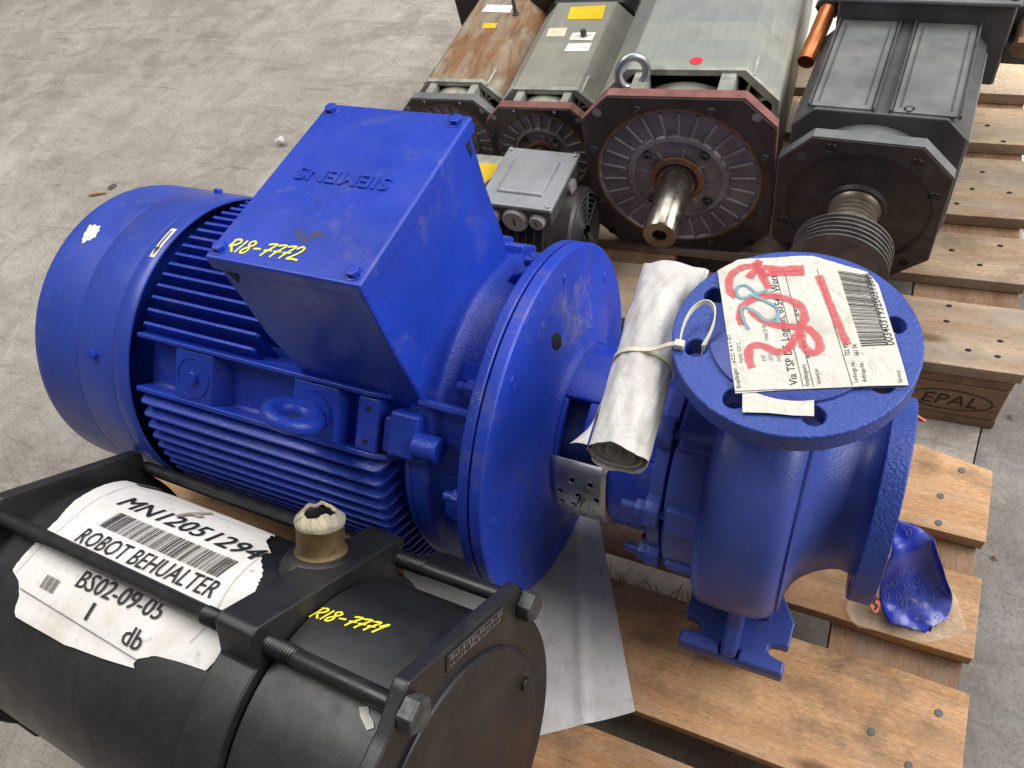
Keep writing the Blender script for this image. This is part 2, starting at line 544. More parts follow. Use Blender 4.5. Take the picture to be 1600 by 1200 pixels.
def black_paint():
    m, nt, b = new_mat('black paint'); n = N(nt); v = n.coord()
    c = n.mix(n.ramp(n.noise(v, 14, 5), [(.3, 0), (.7, 1)]), (.0085, .0088, .0095), (.0140, .0144, .0150))
    c = n.mix(n.ramp(n.noise(v, 9, 8, .7, .6), [(.50, 0), (.82, .8)]), c, (.042, .041, .039))
    c = n.mix(n.ramp(n.noise(n.coord((9, 60, 60)), 1.6, 5, .7), [(.60, 0), (.76, .5)]), c, (.050, .049, .048))
    sp_ = n.ramp(n.vor(v, 170), [(.03, .8), (.065, 0)])
    c = n.mix(n.mix(1.0, sp_, n.ramp(n.noise(v, 12, 3), [(.48, 0), (.62, 1)]), 'MULTIPLY'), c, (.22, .21, .20))
    nt.links.new(c, b.inputs['Base Color'])
    nt.links.new(n.ramp(n.noise(v, 18, 6, .7), [(.3, .33), (.75, .55)]), b.inputs['Roughness'])
    b.inputs['Specular IOR Level'].default_value = .50
    nt.links.new(n.bump(n.noise(v, 420, 3), .22, .0006), b.inputs['Normal'])
    ge = n.node('ShaderNodeNewGeometry'); sx = n.node('ShaderNodeSeparateXYZ'); nt.links.new(ge.outputs['Normal'], sx.inputs[0])
    top_sheen = n.mix(1.0, n.ramp(sx.outputs['Z'], [(.70, 0), (.99, .16)]), n.ramp(n.noise(v, 26, 7, .7, .4), [(.34, .25), (.66, 1)]), 'MULTIPLY')  # reflected sheen from above, painted as a paler tone on upward faces
    nt.links.new(n.mix(top_sheen, c, (.125, .13, .138)), b.inputs['Base Color'])
    return m
M['black_paint'] = black_paint()
EDGE['black paint'] = worn('black paint, rubbed edge', (.016, .017, .018), (.085, .088, .092), .38)
M['black_rod'] = plain('black oxide steel', (.014, .014, .015), .38, var=.3, scale=40, bump=.1)
M['bolt_grey'] = plain('grey bolt', (.085, .088, .088), .5, .6, .4, 90, .4, 600)
M['zinc'] = plain('galvanised steel', (.40, .42, .43), .36, .85, .25, 40, .1, dirt=(.2, .19, .18), dirt_at=(.55, .8))
M['steel'] = plain('turned steel', (.42, .40, .37), .28, .95, .25, 30, .08, dirt=(.16, .10, .06), dirt_at=(.55, .8))
M['shaft_steel'] = plain('oily shaft steel', (.26, .235, .20), .27, .95, .3, 26, .08, dirt=(.08, .055, .035), dirt_at=(.5, .8))
M['brass'] = plain('corroded brass', (.15, .10, .042), .55, .6, .35, 60, .6, 900, dirt=(.13, .115, .09), dirt_at=(.5, .72))
M['tape'] = paper('torn masking tape', (.46, .41, .28), (.15, .148, .145), .6, sc=1.6, stain_at=(.40, .50))
M['concrete'] = concrete()
M['concrete_grey'] = concrete('grey concrete', (.60, .615, .64))
M['joint'] = plain('joint filler', (.10, .09, .08), .9)
M['wood_new'] = wood('new pallet wood', (.69, .420, .225), (.50, .260, .118), .45, .80)
M['wood_old'] = wood('weathered pallet wood', (.52, .39, .27), (.36, .245, .155), .85, .55)
M['wood_block'] = wood('pallet block wood', (.33, .195, .105), (.23, .125, .065), .35, .6)
M['nail'] = plain('nail head', (.13, .125, .12), .65, .3)
M['brand'] = plain('burnt brand', (.035, .022, .016), .9, bump=0)
M['label_white'] = paper('white paper label', (.76, .74, .71), (.50, .43, .34), .25, sc=.45, stain_at=(.50, .72))
M['label_grey'] = paper('creased grey label', (.60, .575, .515), (.36, .32, .26), .75, sc=1.1, stain_at=(.52, .74))
M['ink'] = plain('black print', (.012, .012, .013), .6, bump=0)
def _marker():
    m, nt, b = new_mat('red marker'); n = N(nt)
    b.inputs['Base Color'].default_value = (.60, .085, .10, 1); b.inputs['Roughness'].default_value = .7
    nt.links.new(n.ramp(n.noise(n.coord((90, 300, 90)), 1.5, 4, .6), [(.30, .40), (.62, .85)]), b.inputs['Alpha'])
    return m
M['red_ink'] = _marker()
M['blue_ink'] = plain('blue marker', (.16, .30, .36), .6, bump=0)
M['yellow_ink'] = plain('yellow paint marker', (.80, .72, .03), .5, bump=0)
M['poly_white'] = paper('dirty white film', (.56, .545, .52), (.34, .29, .24), .42, .52, sc=1.4, stain_at=(.48, .74))
M['sheet_white'] = paper('dirty white sheet', (.70, .685, .67), (.36, .33, .305), .30, .95, sc=1.3, stain_at=(.50, .78))
M['zip'] = plain('cream nylon', (.66, .62, .49), .4, var=.08, bump=0)
def _grease():
    m, nt, b = new_mat('dried dirt'); n = N(nt)
    b.inputs['Base Color'].default_value = (.085, .078, .082, 1); b.inputs['Roughness'].default_value = .8
    nt.links.new(n.ramp(n.noise(n.coord(), 130, 6, .7), [(.42, 0), (.60, .85)]), b.inputs['Alpha'])
    return m
M['grease'] = _grease()

# ------------------------------------------------------------------ floor
def build_floor():
    # two slabs meeting in a narrow joint that runs back past the right end of the pallets
    p, q = Vector((.2537, .3699)), Vector((.2496, .3162))
    d = (p - q).normalized(); far, near = p + d * 11, q - d * 5
    nx = Vector((d.y, -d.x))
    m = MB(); m.add([(-9, near.y, -.144), (near.x, near.y, -.144), (far.x, far.y, -.144), (-9, far.y, -.144)], [(0, 1, 2, 3)])
    o = m.build('floor', M['concrete'], smooth=0); o['kind'] = 'structure'
    g = nx * .0022
    m = MB(); m.add([(near.x + g.x, near.y + g.y, -.144), (9, near.y, -.144), (9, far.y, -.144), (far.x + g.x, far.y + g.y, -.144)], [(0, 1, 2, 3)])
    o = m.build('floor', M['concrete_grey'], smooth=0); o['kind'] = 'structure'
    m = MB(); m.add([(near.x - .02, near.y, -.149), (near.x + .02, near.y, -.149), (far.x + .02, far.y, -.149), (far.x - .02, far.y, -.149)], [(0, 1, 2, 3)])
    o = m.build('floor', M['joint'], smooth=0); o['kind'] = 'structure'
build_floor()

# ------------------------------------------------------------------ pallets
def copy_part(src, name, parent, loc, rotz=0.0):
    o = bpy.data.objects.new(name, src.data)
    C.objects.link(o)
    o.parent = parent; o.location = loc; o.rotation_euler = (0, 0, rotz)
    return o
def board(name, sx, sy, sz, mat, parent, loc, chip=None, bev=.0015):
    """board with slightly uneven sawn edges, centred in x and y, top at z = 0"""
    m = MB()
    nx = 14
    vs, fs = [], []
    rnd = random.Random(hash((round(sx, 3), round(sy, 3), round(loc[1], 3), round(loc[2], 3))) & 0xffff)
    for i in range(nx + 1):
        x = -sx / 2 + sx * i / nx
        j0, j1 = rnd.uniform(-.0014, .0014), rnd.uniform(-.0014, .0014)
        e = .0
        if chip and i == nx: e = chip
        vs += [(x, -sy / 2 + j0, -sz), (x, sy / 2 + j1 - e, -sz), (x, sy / 2 + j1 - e, rnd.uniform(-.0006, .0004)), (x, -sy / 2 + j0, rnd.uniform(-.0006, .0004))]
    for i in range(nx):
        a, b = i * 4, i * 4 + 4
        for k in range(4):
            k2 = (k + 1) % 4
            fs.append((a + k, a + k2, b + k2, b + k))
    fs += [(0, 3, 2, 1), (nx * 4, nx * 4 + 1, nx * 4 + 2, nx * 4 + 3)]
    m.add(vs, fs)
    o = m.build(name, mat, parent, bevel=bev, seg=1, smooth=30)
    o.location = loc
    return o

def nails(parent, spots, mat, hole=False):
    me = None
    for (x, y) in spots:
        if me is None:
            m = MB()
            if hole:
                m.lathe([(.0006, 0), (.0006, .0045), (-.001, .0047)], 12)
            else:
                m.lathe([(.0012, 0), (.0012, .0036), (.0004, .0046), (-.002, .0046)], 14)
            o = m.build('nail', mat, parent)
            me = o
            o.location = (x, y, .0002)
        else:
            copy_part(me, 'nail', parent, (x, y, .0002))

def front_pallet():
    t = thing('wooden_pallet', 'fresh tan wooden pallet carrying the blue pump and the black vessel', 'pallet', (-.353, -.15, -.144))
    ox, oy, oz = .353, .15, .144
    L = 1.2
    ys = [(.095, .2165, .014), (-.055, .0465, 0), (-.241, -.0935, 0), (-.376, -.2765, 0), (-.505, -.412, 0)]
    for y0, y1, chip in ys:
        board('top_board', L, y1 - y0, .022, M['wood_new'], t, (0, (y0 + y1) / 2 + oy, oz), chip)
    for xc in (.247 - .0725, -.353, -.953 + .0725):        # stringer boards under the deck
        board('stringer', .716, .145, .022, M['wood_block'], t, (xc + ox - .006, -.144 + oy, oz - .0222)).rotation_euler = (0, 0, R(90))
    for xc in (.247 - .0725, -.353, -.953 + .0725):
        for yc in (.155, -.145, -.455):
            m = MB(); m.box((-.07, -.048, -.0775), (.07, .048, 0))
            b = m.build('block', M['wood_block'], t, bevel=.002, seg=1)
            b.location = (xc + ox - .004, yc + oy, oz - .0445)
    for yc in (.155, -.145, -.455):
        board('bottom_board', L - .01, .098, .0217, M['wood_block'], t, (-.003, yc + oy, .0219))
    pts = []
    for p in [(1503, 735), (1470, 775), (1467, 817), (1467, 1114), (1362, 1144), (1420, 1196)]:
        q = at(p[0], p[1], 2, 0.0)
        pts.append((q.x + ox, q.y + oy))
    n0 = thing_nails = None
    m = None
    for (x, y) in pts:
        if m is None:
            mb = MB(); mb.lathe([(.0004, 0), (.0005, .0036), (.0001, .0042), (-.002, .0042)], 14)
            m = mb.build('nail', M['nail'], t); m.location = (x, y, oz + .0004)
        else:
            copy_part(m, 'nail', t, (x, y, oz + .0004))
    # torn fibres along the cracked edge of the middle board
    rnd = random.Random(4)
    for k in range(16):
        x = -.185 + .0105 * k + rnd.uniform(-.003, .003)
        mb = MB()
        a = rnd.uniform(-.8, .9); l = rnd.uniform(.010, .026)
        p0 = Vector((x + ox, -.0945 + oy, oz + .0005)); d = Vector((math.sin(a), math.cos(a) * .7, rnd.uniform(.1, .7))) * l
        mb.tube([p0, p0 + d * .5 + Vector((0, 0, .002)), p0 + d], [.0011, .0009, .0003], 5)
        mb.build('splinter', M['wood_new'], t)
    # chock nailed to the deck under the right end of the vessel
    m = MB(); m.prism([(-.07, .0005), (.07, .0005), (.07, .045), (.02, .060), (-.02, .060), (-.07, .045)], -.035, .035, 'yzx', Matrix.Translation((-.235 + ox, -.415 + oy, oz)))
    m.build('chock', M['wood_block'], t, bevel=.002, seg=1)
    return t
front_pallet()

def rear_pallet():
    th = R(2.7)
    base = Vector((.274, .366, -.144))          # front right corner on the floor
    t = thing('wooden_pallet', 'weathered grey-brown pallet with EPAL brand under the row of motors', 'pallet', base, th)
    oz = .144
    y = 0.0
    edges = []
    for w in (.125, .1, .145, .1, .145):
        edges.append((y, y + w)); y += w + (.041 if w != .125 else .047)
    for k, (y0, y1) in enumerate(edges):
        board('top_board', 1.2, y1 - y0, .022, M['wood_old'], t, (-.6, (y0 + y1) / 2, oz))
    for xc in (-.0725, -.6, -1.1275):
        board('stringer', .795, .145, .022, M['wood_block'], t, (xc - .006, .4, oz - .0222)).rotation_euler = (0, 0, R(90))
        for yc in (.052, .4, .745):
            m = MB(); m.box((-.07, -.05, -.0775), (.07, .05, 0))
            b = m.build('block', M['wood_block'], t, bevel=.002, seg=1)
            b.location = (xc - .004, yc, oz - .0445)
    for yc in (.05, .4, .745):
        board('bottom_board', 1.19, .098, .0217, M['wood_block'], t, (-.6, yc, .0219))
    # burnt EPAL brand on the corner block
    m = MB()
    yb = .052 - .0505
    cx, cz = -.076, oz - .0445 - .040
    el = [Vector((cx + .056 * math.cos(2 * math.pi * k / 40), yb, cz + .024 * math.sin(2 * math.pi * k / 40))) for k in range(41)]
    nrm = lambda p: Vector((0, -1, 0))
    ribbon(m, el, .0022, nrm)
    put_text('EPAL', lambda x, yy: (cx - .038 + .076 * x + .004 * yy, yb - .0003, cz - .013 + .026 * yy), 0.0, m)
    m.build('brand', M['brand'], t, smooth=0, fixn=False)
    # nail holes
    mb = None
    for p in [(1483, 478), (1479, 502), (1563, 533), (1513, 547), (1559, 557), (1563, 384), (1487, 391), (1531, 414), (1535, 269), (1519, 295), (1577, 301), (1495, 318), (1543, 196), (1568, 221)]:
        q = at(p[0], p[1], 2, .0)
        l = Matrix.Rotation(-th, 3, 'Z') @ (q - base)
        if mb is None:
            k = MB(); k.lathe([(.0008, 0), (.0007, .0026), (.0002, .0032), (-.001, .0033)], 10, Matrix.Diagonal((1.35, .85, 1, 1)))
            mb = k.build('nail_hole', M['black_hole'], t); mb.location = (l.x, l.y, oz)
        else:
            copy_part(mb, 'nail_hole', t, (l.x, l.y, oz))
    return t
rear_pallet()

# ------------------------------------------------------------------ blue pump with its motor
ZA = .2143
AX = Matrix(((0, 0, 1, 0), (1, 0, 0, 0), (0, 1, 0, ZA), (0, 0, 0, 1)))       # lathe axis along X at shaft height
def pol(x, r, a):
    return Vector((x, r * math.cos(R(a)), ZA + r * math.sin(R(a))))
def radial(a):
    return Vector((0, math.cos(R(a)), math.sin(R(a))))
def diag(x, a):
    """frame on the motor's flank: local x along the shaft, y tangential (downhill), z radial outwards"""
    er = radial(a); et = Vector((0, -er.z, er.y))
    return Matrix(((1, 0, 0, x), (0, et.y, er.y, 0), (0, et.z, er.z, ZA), (0, 0, 0, 1)))
def on_cyl(x0, x1, a0, a1, r, nx=1, na=8):
    m = MB()
    vs = [pol(x0 + (x1 - x0) * i / nx, r, a0 + (a1 - a0) * j / na) for i in range(nx + 1) for j in range(na + 1)]
    fs = [(i * (na + 1) + j, (i + 1) * (na + 1) + j, (i + 1) * (na + 1) + j + 1, i * (na + 1) + j + 1) for i in range(nx) for j in range(na)]
    return m.add(vs, fs)

def build_pump():
    t = thing('electric_pump', 'blue centrifugal pump with finned electric motor lying on the fresh pallet', 'pump', (0, 0, 0))
    BC, BS, BF, BP = M['blue_cast'], M['blue_sheet'], M['blue_fin'], M['blue_pump']
    # --- fan cowl
    m = MB()
    m.lathe([(-.913, 0), (-.913, .184), (-.9115, .1925), (-.9070, .2005), (-.8995, .2052), (-.890, .2065), (-.8205, .2065), (-.8198, .2060), (-.8190, .2065), (-.7575, .2065), (-.7568, .2060), (-.7560, .2065), (-.7335, .2065), (-.7320, .2058), (-.7318, .2040), (-.86, .2035)], 128, AX)
    cowl = m.build('fan_cowl', BS, t)
    for a in (50, 135.6, 225, 315):
        m = MB(); m.hexa(pol(-.789, .2062, a), radial(a), .0062, .0060, .0)
        m.build('cowl_bolt', BF, cowl, bevel=.0006, seg=1)
    # stickers on the cowl
    outl = [(-.8775, 90.0), (-.8722, 90.5), (-.8690, 89.6), (-.8640, 90.3), (-.8584, 89.7), (-.8560, 91.4), (-.8535, 91.8), (-.8540, 93.4), (-.8508, 95.0), (-.8545, 95.5), (-.8562, 96.9), (-.8605, 96.8), (-.8622, 98.0), (-.8659, 98.6), (-.8690, 97.0), (-.8705, 97.1), (-.8713, 95.6), (-.8745, 94.6), (-.8738, 93.0), (-.8762, 91.8)]
    m = MB(); m.add([pol(x, .2070, a) for x, a in outl], [list(range(len(outl)))])
    st = m.build('torn_sticker', M['label_white'], cowl, smooth=0)
    m = on_cyl(-.7475, -.7385, 85.0, 98.4, .2070, 1, 10)
    st = m.build('arrow_sticker', M['label_white'], cowl, smooth=0)
    m = on_cyl(-.7445, -.7425, 86.4, 94.6, .2074, 1, 6)
    m.add([pol(-.7473, .2074, 94.2), pol(-.7397, .2074, 94.2), pol(-.7437, .2074, 97.6)], [(0, 1, 2)])
    m.build('arrow', M['ink'], st, smooth=0)
    # --- stator frame
    m = MB()
    m.lathe([(-.86, .12), (-.86, .160), (-.73, .1615), (-.362, .1615), (-.350, .166)], 96, AX)
    frame = m.build('motor_frame', BF, t)
    # vertical fins on the crown
    for k in range(-7, 8):
        y = k * .0147 - .0005
        zi = ZA + math.sqrt(max(.160 ** 2 - y * y, 0)) - .004
        zo = ZA + math.sqrt(.2025 ** 2 - y * y)
        xe = -.50 if abs(k) < 6 else (-.528 if k > 0 else -.548)
        m = MB(); m.prism([(-.721, zi), (-.721, zo - .004), (-.718, zo), (xe - .004, zo), (xe, zo - .003), (xe + .006, zi)], y - .0023, y + .0023, 'xzy')
        m.build('cooling_fin', BF, frame, bevel=.0011, seg=2)
    # horizontal fins on both flanks
    for sgn in (-1, 1):
        for k in range(14):
            dz = .1045 - .0157 * k
            z = ZA + dz
            yi = math.sqrt(max(.160 ** 2 - dz * dz, 0)) - .004
            yo = math.sqrt(.2035 ** 2 - dz * dz)
            m = MB(); m.prism([(-.719, sgn * yi), (-.719, sgn * (yo - .004)), (-.716, sgn * yo), (-.376, sgn * yo), (-.371, sgn * (yo - .004)), (-.349, sgn * yi)], z - .0024, z + .0024, 'xyz')
            m.build('cooling_fin', BF, frame, bevel=.0011, seg=2)
    # --- mounting rail on the diagonals
    for a in (135, 45):
        D = diag(0, a)
        s = 1 if a == 135 else -1
        m = MB()
        # floor of the rail (tangential coordinate: + is downhill on the near side)
        m.prism([(-.724, -.036), (-.380, -.036), (-.362, -.02), (-.362, .02), (-.380, .034), (-.724, .034)], .150, .1765, 'xyz', D)
        rail = m.build('mounting_rail', BC, frame, bevel=.002)
        m = MB(); m.prism([(-.7235, .150), (-.7235, .2015), (-.390, .2015), (-.372, .196), (-.350, .170), (-.350, .150)], -.0345 * s - .0026, -.0345 * s + .0026, 'xzy', D)
        m.build('rail_edge', BF, rail, bevel=.0014)
        m = MB(); m.prism([(-.7235, .150), (-.7235, .2005), (-.384, .2005), (-.366, .194), (-.350, .170), (-.350, .150)], .0315 * s - .0030, .0315 * s + .0030, 'xzy', D)
        m.build('rail_edge', BF, rail, bevel=.0014)
        for xc in (-.633, -.459):
            m = MB()
            w0, w1 = .0285, .042
            m.add([(xc - w0 - .012, -.031, .17), (xc + w0 + .012, -.031, .17), (xc + w0 + .012, .0295, .17), (xc - w0 - .012, .0295, .17),
                   (xc - w0, -.0305, .1995), (xc + w0, -.0305, .1995), (xc + w0, .0295, .1995), (xc - w0, .0295, .1995)],
                  [(0, 3, 2, 1), (4, 5, 6, 7), (0, 1, 5, 4), (1, 2, 6, 5), (2, 3, 7, 6), (3, 0, 4, 7)], D)
            pad = m.build('pad', BC, rail, bevel=.0018)
            m = MB()
            DM = diag(xc, a) @ Matrix.Translation((0, 0, .1995))
            m.lathe([(-.002, .0245), (.0010, .0245), (.0012, .0235), (-.0012, .0228), (-.0012, .0)], 40, DM)
            if xc < -.6:
                m.lathe([(-.002, .0075), (.0040, .0075), (.0048, .0066), (.0048, 0)], 24, DM)
            m.build('boss', BC, rail)
        if a == 135:
            # drilled plate, lug and round boss at the drive end of the rail
            m = MB(); m.box((-.404, -.030, .165), (-.378, .0285, .1985), D)
            bk = m.build('drilled_plate', BC, rail, bevel=.0022)
            for tt in (-.018, .018):
                q = MB(); q.lathe([(.1988, 0), (.1988, .0030), (.1975, .0034)], 14, diag(-.391, a) @ Matrix.Translation((0, tt, 0)))
                q.build('hole', M['black_hole'], bk)
            m = MB(); m.box((-.374, -.014, .16), (-.358, .026, .194), D); m.box((-.362, -.024, .155), (-.328, .024, .203), D)
            m.build('lug', BC, rail, bevel=.004, seg=3)
            m = MB(); m.cyl(pol(-.332, .196, 137), pol(-.303, .196, 137), .0135, 28)
            m.build('boss', BC, rail, bevel=.002)
        else:
            m = MB(); m.box((-.400, -.026, .165), (-.352, .026, .205), D)
            m.box((-.352, -.020, .165), (-.318, .022, .199), D)
            lg = m.build('lug', BC, rail, bevel=.0035, seg=2)
            for xx, tt in ((-.388, .012), (-.368, .012)):
                m = MB(); m.hexa((D @ Vector((xx, tt, .205))), radial(a), .0092, .0085, .0)
                m.build('bolt', BF, lg, bevel=.0006, seg=1)
            m = MB(); m.cyl(D @ Vector((-.322, -.004, .183)), D @ Vector((-.300, -.004, .183)), .009, 18)
            m.build('boss', BC, rail, bevel=.0015)
            for yy in (-.047, -.062):
                m = MB(); m.prism([(-.43, .155), (-.43, .198), (-.385, .198), (-.345, .172), (-.345, .155)], yy * -1 - .0025, yy * -1 + .0025, 'xzy', D)
                m.build('rib', BF, rail, bevel=.001)
    # --- lifting eye
    er = radial(135); et = Vector((0, -er.z, er.y))
    m = MB()
    m.cyl(pol(-.459, .199, 135), pol(-.459, .205, 135), .0225, 32)
    m.cyl(pol(-.459, .203, 135), pol(-.459, .219, 135), .0125, 20, .0105)
    n_ = (et * math.cos(R(-12)) + Vector((1, 0, 0)) * math.sin(R(-12))).normalized()
    side = er.cross(n_).normalized()
    cen = pol(-.459, .2345, 135)
    ring = [cen + (er * math.cos(2 * math.pi * k / 48) + side * math.sin(2 * math.pi * k / 48)) * .0235 for k in range(48)]
    rad = [.0088 + .0026 * (0.5 - 0.5 * math.cos(2 * math.pi * k / 48)) for k in range(48)]
    m.tube(ring, rad, 14, True)
    m.build('lifting_eye', BC, t)
    # --- terminal box
    m = MB()
    m.prism([(-.4985, .5365), (-.3345, .5365), (-.3345, .466), (-.3325, .43), (-.3300, .395), (-.335, .345), (-.478, .345), (-.490, .40), (-.4985, .44)], -.1105, .1105, 'xzy')
    bx = m.build('terminal_box', M['blue_lid'], t, bevel=.004, seg=3)
    m = MB(); m.box((-.5025, -.1140, .5355), (-.3305, .1140, .5530))
    lid = m.build('lid', M['blue_lid'], bx, bevel=.0028, seg=3)
    for (x, y) in ((-.491, -.1015), (-.3425, -.1015), (-.491, .1025), (-.3425, .1025)):
        m = MB(); m.hexa((x, y, .5528), (0, 0, 1), .0068, .0058, .0)
        m.lathe([(0, .0086), (.0010, .0086), (.0010, .006)], 24, Matrix.Translation((x, y, .5528)))
        m.build('lid_bolt', BF, lid, bevel=.0005, seg=1)
    vs, fs = text_flat('SIEMENS', .0, .05)
    m = MB()
    x0, x1 = -.3655, -.4725
    m.add([(x0 + (x1 - x0) * x, .0142 - .0165 * y, .5533 + .0014 * (1 if z > 0 else -1)) for x, y, z in vs], fs)
    m.build('raised_lettering', M['blue_lid'], lid, smooth=30)
    hw, wd = handwriting(['R', '1', '8', '-', '7', '7', '7', '2'], lambda x, y: Vector((-.4865 + .0168 * x, -.1040 + .0162 * y + .0009 * x, .55335)), lambda p: Vector((0, 0, 1)), .0021)
    hw.build('marker_writing', M['yellow_ink'], lid, smooth=0, fixn=False)
    pts = [at(u, v, 2, .5533) for u, v in [(463, 356), (480, 360), (507, 361), (505, 372), (492, 371), (483, 378), (470, 379), (461, 372)]]
    m = MB(); m.add(pts, [list(range(len(pts)))])
    m.build('dirt_patch', M['grease'], lid, smooth=0)
    m = MB(); m.prism([(.094, .534), (.102, .534), (.102, .521), (.098, .516)], -.3350, -.3335, 'yzx'); m.build('slot', M['black_hole'], bx, smooth=0)
    m = MB(); m.prism([(-.490, .534), (-.478, .534), (-.478, .527), (-.484, .519)], -.1115, -.1100, 'xzy'); m.build('slot', M['black_hole'], bx, smooth=0)
    # --- drive end shield and motor flange
    m = MB()
    m.lathe([(-.356, .150), (-.354, .180), (-.349, .1875), (-.3445, .1900), (-.3425, .1908), (-.3405, .1892), (-.3380, .1888), (-.3240, .1898), (-.3205, .1900), (-.3180, .1885), (-.3150, .1840), (-.3080, .1800), (-.295, .1780), (-.272, .1780)], 128, AX)
    sh = m.build('end_shield', BC, t)
    for a in (112, 158, 202, 68):
        m = MB()
        Dk = diag(0, a)
        m.prism([(-.316, .168), (-.300, .1895), (-.274, .1965), (-.274, .168)], -.011, .011, 'xzy', Dk)
        m.build('rib', BC, sh, bevel=.003)
    m = MB(); m.prism([(-.338, .186), (-.336, .199), (-.274, .203), (-.274, .186)], -.004, .004, 'xzy', diag(0, 124))
    m.build('rib', BC, sh, bevel=.0016)
    for a in (117, 28, 62, 152):
        m = MB()
        m.cyl(pol(-.298, .192, a), pol(-.273, .192, a), .0062, 16)
        m.hexa(pol(-.287, .192, a), (1, 0, 0), .0115, .0135)
        m.build('flange_stud', BF, sh, bevel=.0006, seg=1)
    m = MB()
    m.lathe([(-.2735, .150), (-.2735, .2105), (-.2720, .2121), (-.2632, .2121), (-.2618, .2108), (-.2618, .150)], 160, AX)
    m.build('motor_flange', BC, t)
    m = MB()
    m.lathe([(-.2618, .2065), (-.2598, .2065), (-.2598, .2108), (-.2584, .2121), (-.2475, .2121), (-.2455, .2100), (-.2455, .176), (-.2440, .160), (-.2410, .145), (-.2365, .130), (-.2310, .117), (-.2265, .1085), (-.2225, .1030), (-.2185, .1005)], 160, AX)
    disc = m.build('adaptor_flange', M['blue_disc'], t)
    # plugs and one open hole in the disc
    for (r, a) in ((.185, 65.5), (.1885, 20.8), (.185, 111.6), (.1835, 159.4), (.185, 203), (.185, 335), (.185, 292), (.185, 248)):
        m = MB(); m.lathe([(-.0004, .0078), (.0008, .0072), (.0006, .0058), (-.0003, .0052), (.0007, .0045), (.0009, 0)], 22, Matrix.Translation(pol(-.2456, r, a)) @ Vector((1, 0, 0)).to_track_quat('Z', 'Y').to_matrix().to_4x4())
        m.build('plug', M['blue_disc'], disc)
    hn = Vector((.958, .287 * math.cos(R(83.2)), .287 * math.sin(R(83.2)))).normalized()
    m = MB(); m.lathe([(.0006, 0), (.0008, .0086), (.0004, .0094), (-.002, .0096)], 26, Matrix.Translation(pol(-.2381, .1362, 83.2)) @ hn.to_track_quat('Z', 'Y').to_matrix().to_4x4())
    m.build('hole', M['black_hole'], disc)
    prof = [(-.2455, .176), (-.2440, .160), (-.2410, .145), (-.2365, .130), (-.2310, .117)]
    m = MB(); m.lathe([(x + .0007, r + .0004) for x, r in prof], 26, AX, 38, 92)
    sc_m, nt, b_ = new_mat('dusty scuff'); n = N(nt)
    b_.inputs['Base Color'].default_value = (.34, .31, .33, 1); b_.inputs['Roughness'].default_value = .8
    fall = n.ramp(n.noise(n.coord(), 24, 3), [(.44, 0), (.62, 1)])
    nt.links.new(n.mix(1.0, n.ramp(n.noise(n.coord((1, 1, 1)), 85, 8, .75, .3), [(.40, 0), (.75, .55)]), fall, 'MULTIPLY'), b_.inputs['Alpha'])
    m.build('scuff', sc_m, disc)
    # --- lantern between motor and pump, with an open window on the near side
    def lan(x0, x1, a0, a1, r=.100, mm=None, th=.012):
        mm = mm or MB()
        n = max(4, int((a1 - a0) / 4))
        vs, fs = [], []
        for k in range(n + 1):
            a = a0 + (a1 - a0) * k / n
            vs += [pol(x0, r, a), pol(x1, r, a), pol(x1, r - th, a), pol(x0, r - th, a)]
        for k in range(n):
            i, j = 4 * k, 4 * k + 4
            for q in range(4):
                q2 = (q + 1) % 4
                fs.append((i + q, i + q2, j + q2, j + q))
        fs += [(0, 1, 2, 3), (4 * n, 4 * n + 3, 4 * n + 2, 4 * n + 1)]
        return mm.add(vs, fs)
    m = lan(-.224, -.104, -130, 104)
    lan(-.190, -.104, 104, 131, .0995, m); lan(-.157, -.104, 131, 230, .0990, m)
    lan(-.224, -.214, 104, 230, .0985, m)
    ln = m.build('lantern', M['blue_disc'], t, bevel=.0025)
    m = MB(); m.lathe([(-.235, .05), (-.235, .074), (-.10, .070)], 40, AX)
    m.build('seal_housing', BP, ln)
    # raised boss on the crown of the lantern and a rating plate
    m = on_cyl(-.197, -.145, 80, 100, .1008, 1, 6)
    # --- perforated coupling guard
    m = MB()
    gx0, gx1, ga0, ga1 = -.2185, -.1555, 141.5, 214.0
    GR = .1022
    nx_, na_ = 9, 13
    cx_, ca_ = (gx1 - gx0) / nx_, (ga1 - ga0) / na_
    holes = {(3, 2), (6, 2), (1, 4), (4, 4), (7, 4), (3, 6), (6, 6), (1, 6), (4, 8), (7, 8), (2, 8), (3, 10), (6, 10)}
    for i in range(nx_):
        for j in range(na_):
            c0, c1 = gx0 + cx_ * i, gx0 + cx_ * (i + 1)
            b0, b1 = ga0 + ca_ * j, ga0 + ca_ * (j + 1)
            if (i, j) in holes:
                sq, ho = [], []
                for k in range(16):
                    tt = 2 * math.pi * k / 16 + math.pi / 4
                    ux, uy = math.cos(tt), math.sin(tt)
                    s_ = 1 / max(abs(ux), abs(uy))
                    sq.append(pol((c0 + c1) / 2 + ux * s_ * cx_ / 2, GR, (b0 + b1) / 2 + uy * s_ * ca_ / 2))
                    ho.append(pol((c0 + c1) / 2 + ux * .0034, GR, (b0 + b1) / 2 + uy * math.degrees(.0034 / GR)))
                m.add(sq + ho, [(k, (k + 1) % 16, 16 + (k + 1) % 16, 16 + k) for k in range(16)])
            else:
                m.add([pol(c0, GR, b0), pol(c1, GR, b0), pol(c1, GR, b1), pol(c0, GR, b1)], [(0, 1, 2, 3)])
    gd = m.build('coupling_guard', M['zinc'], ln, smooth=40)
    so = gd.modifiers.new('thickness', 'SOLIDIFY'); so.thickness = .0012; so.offset = -1
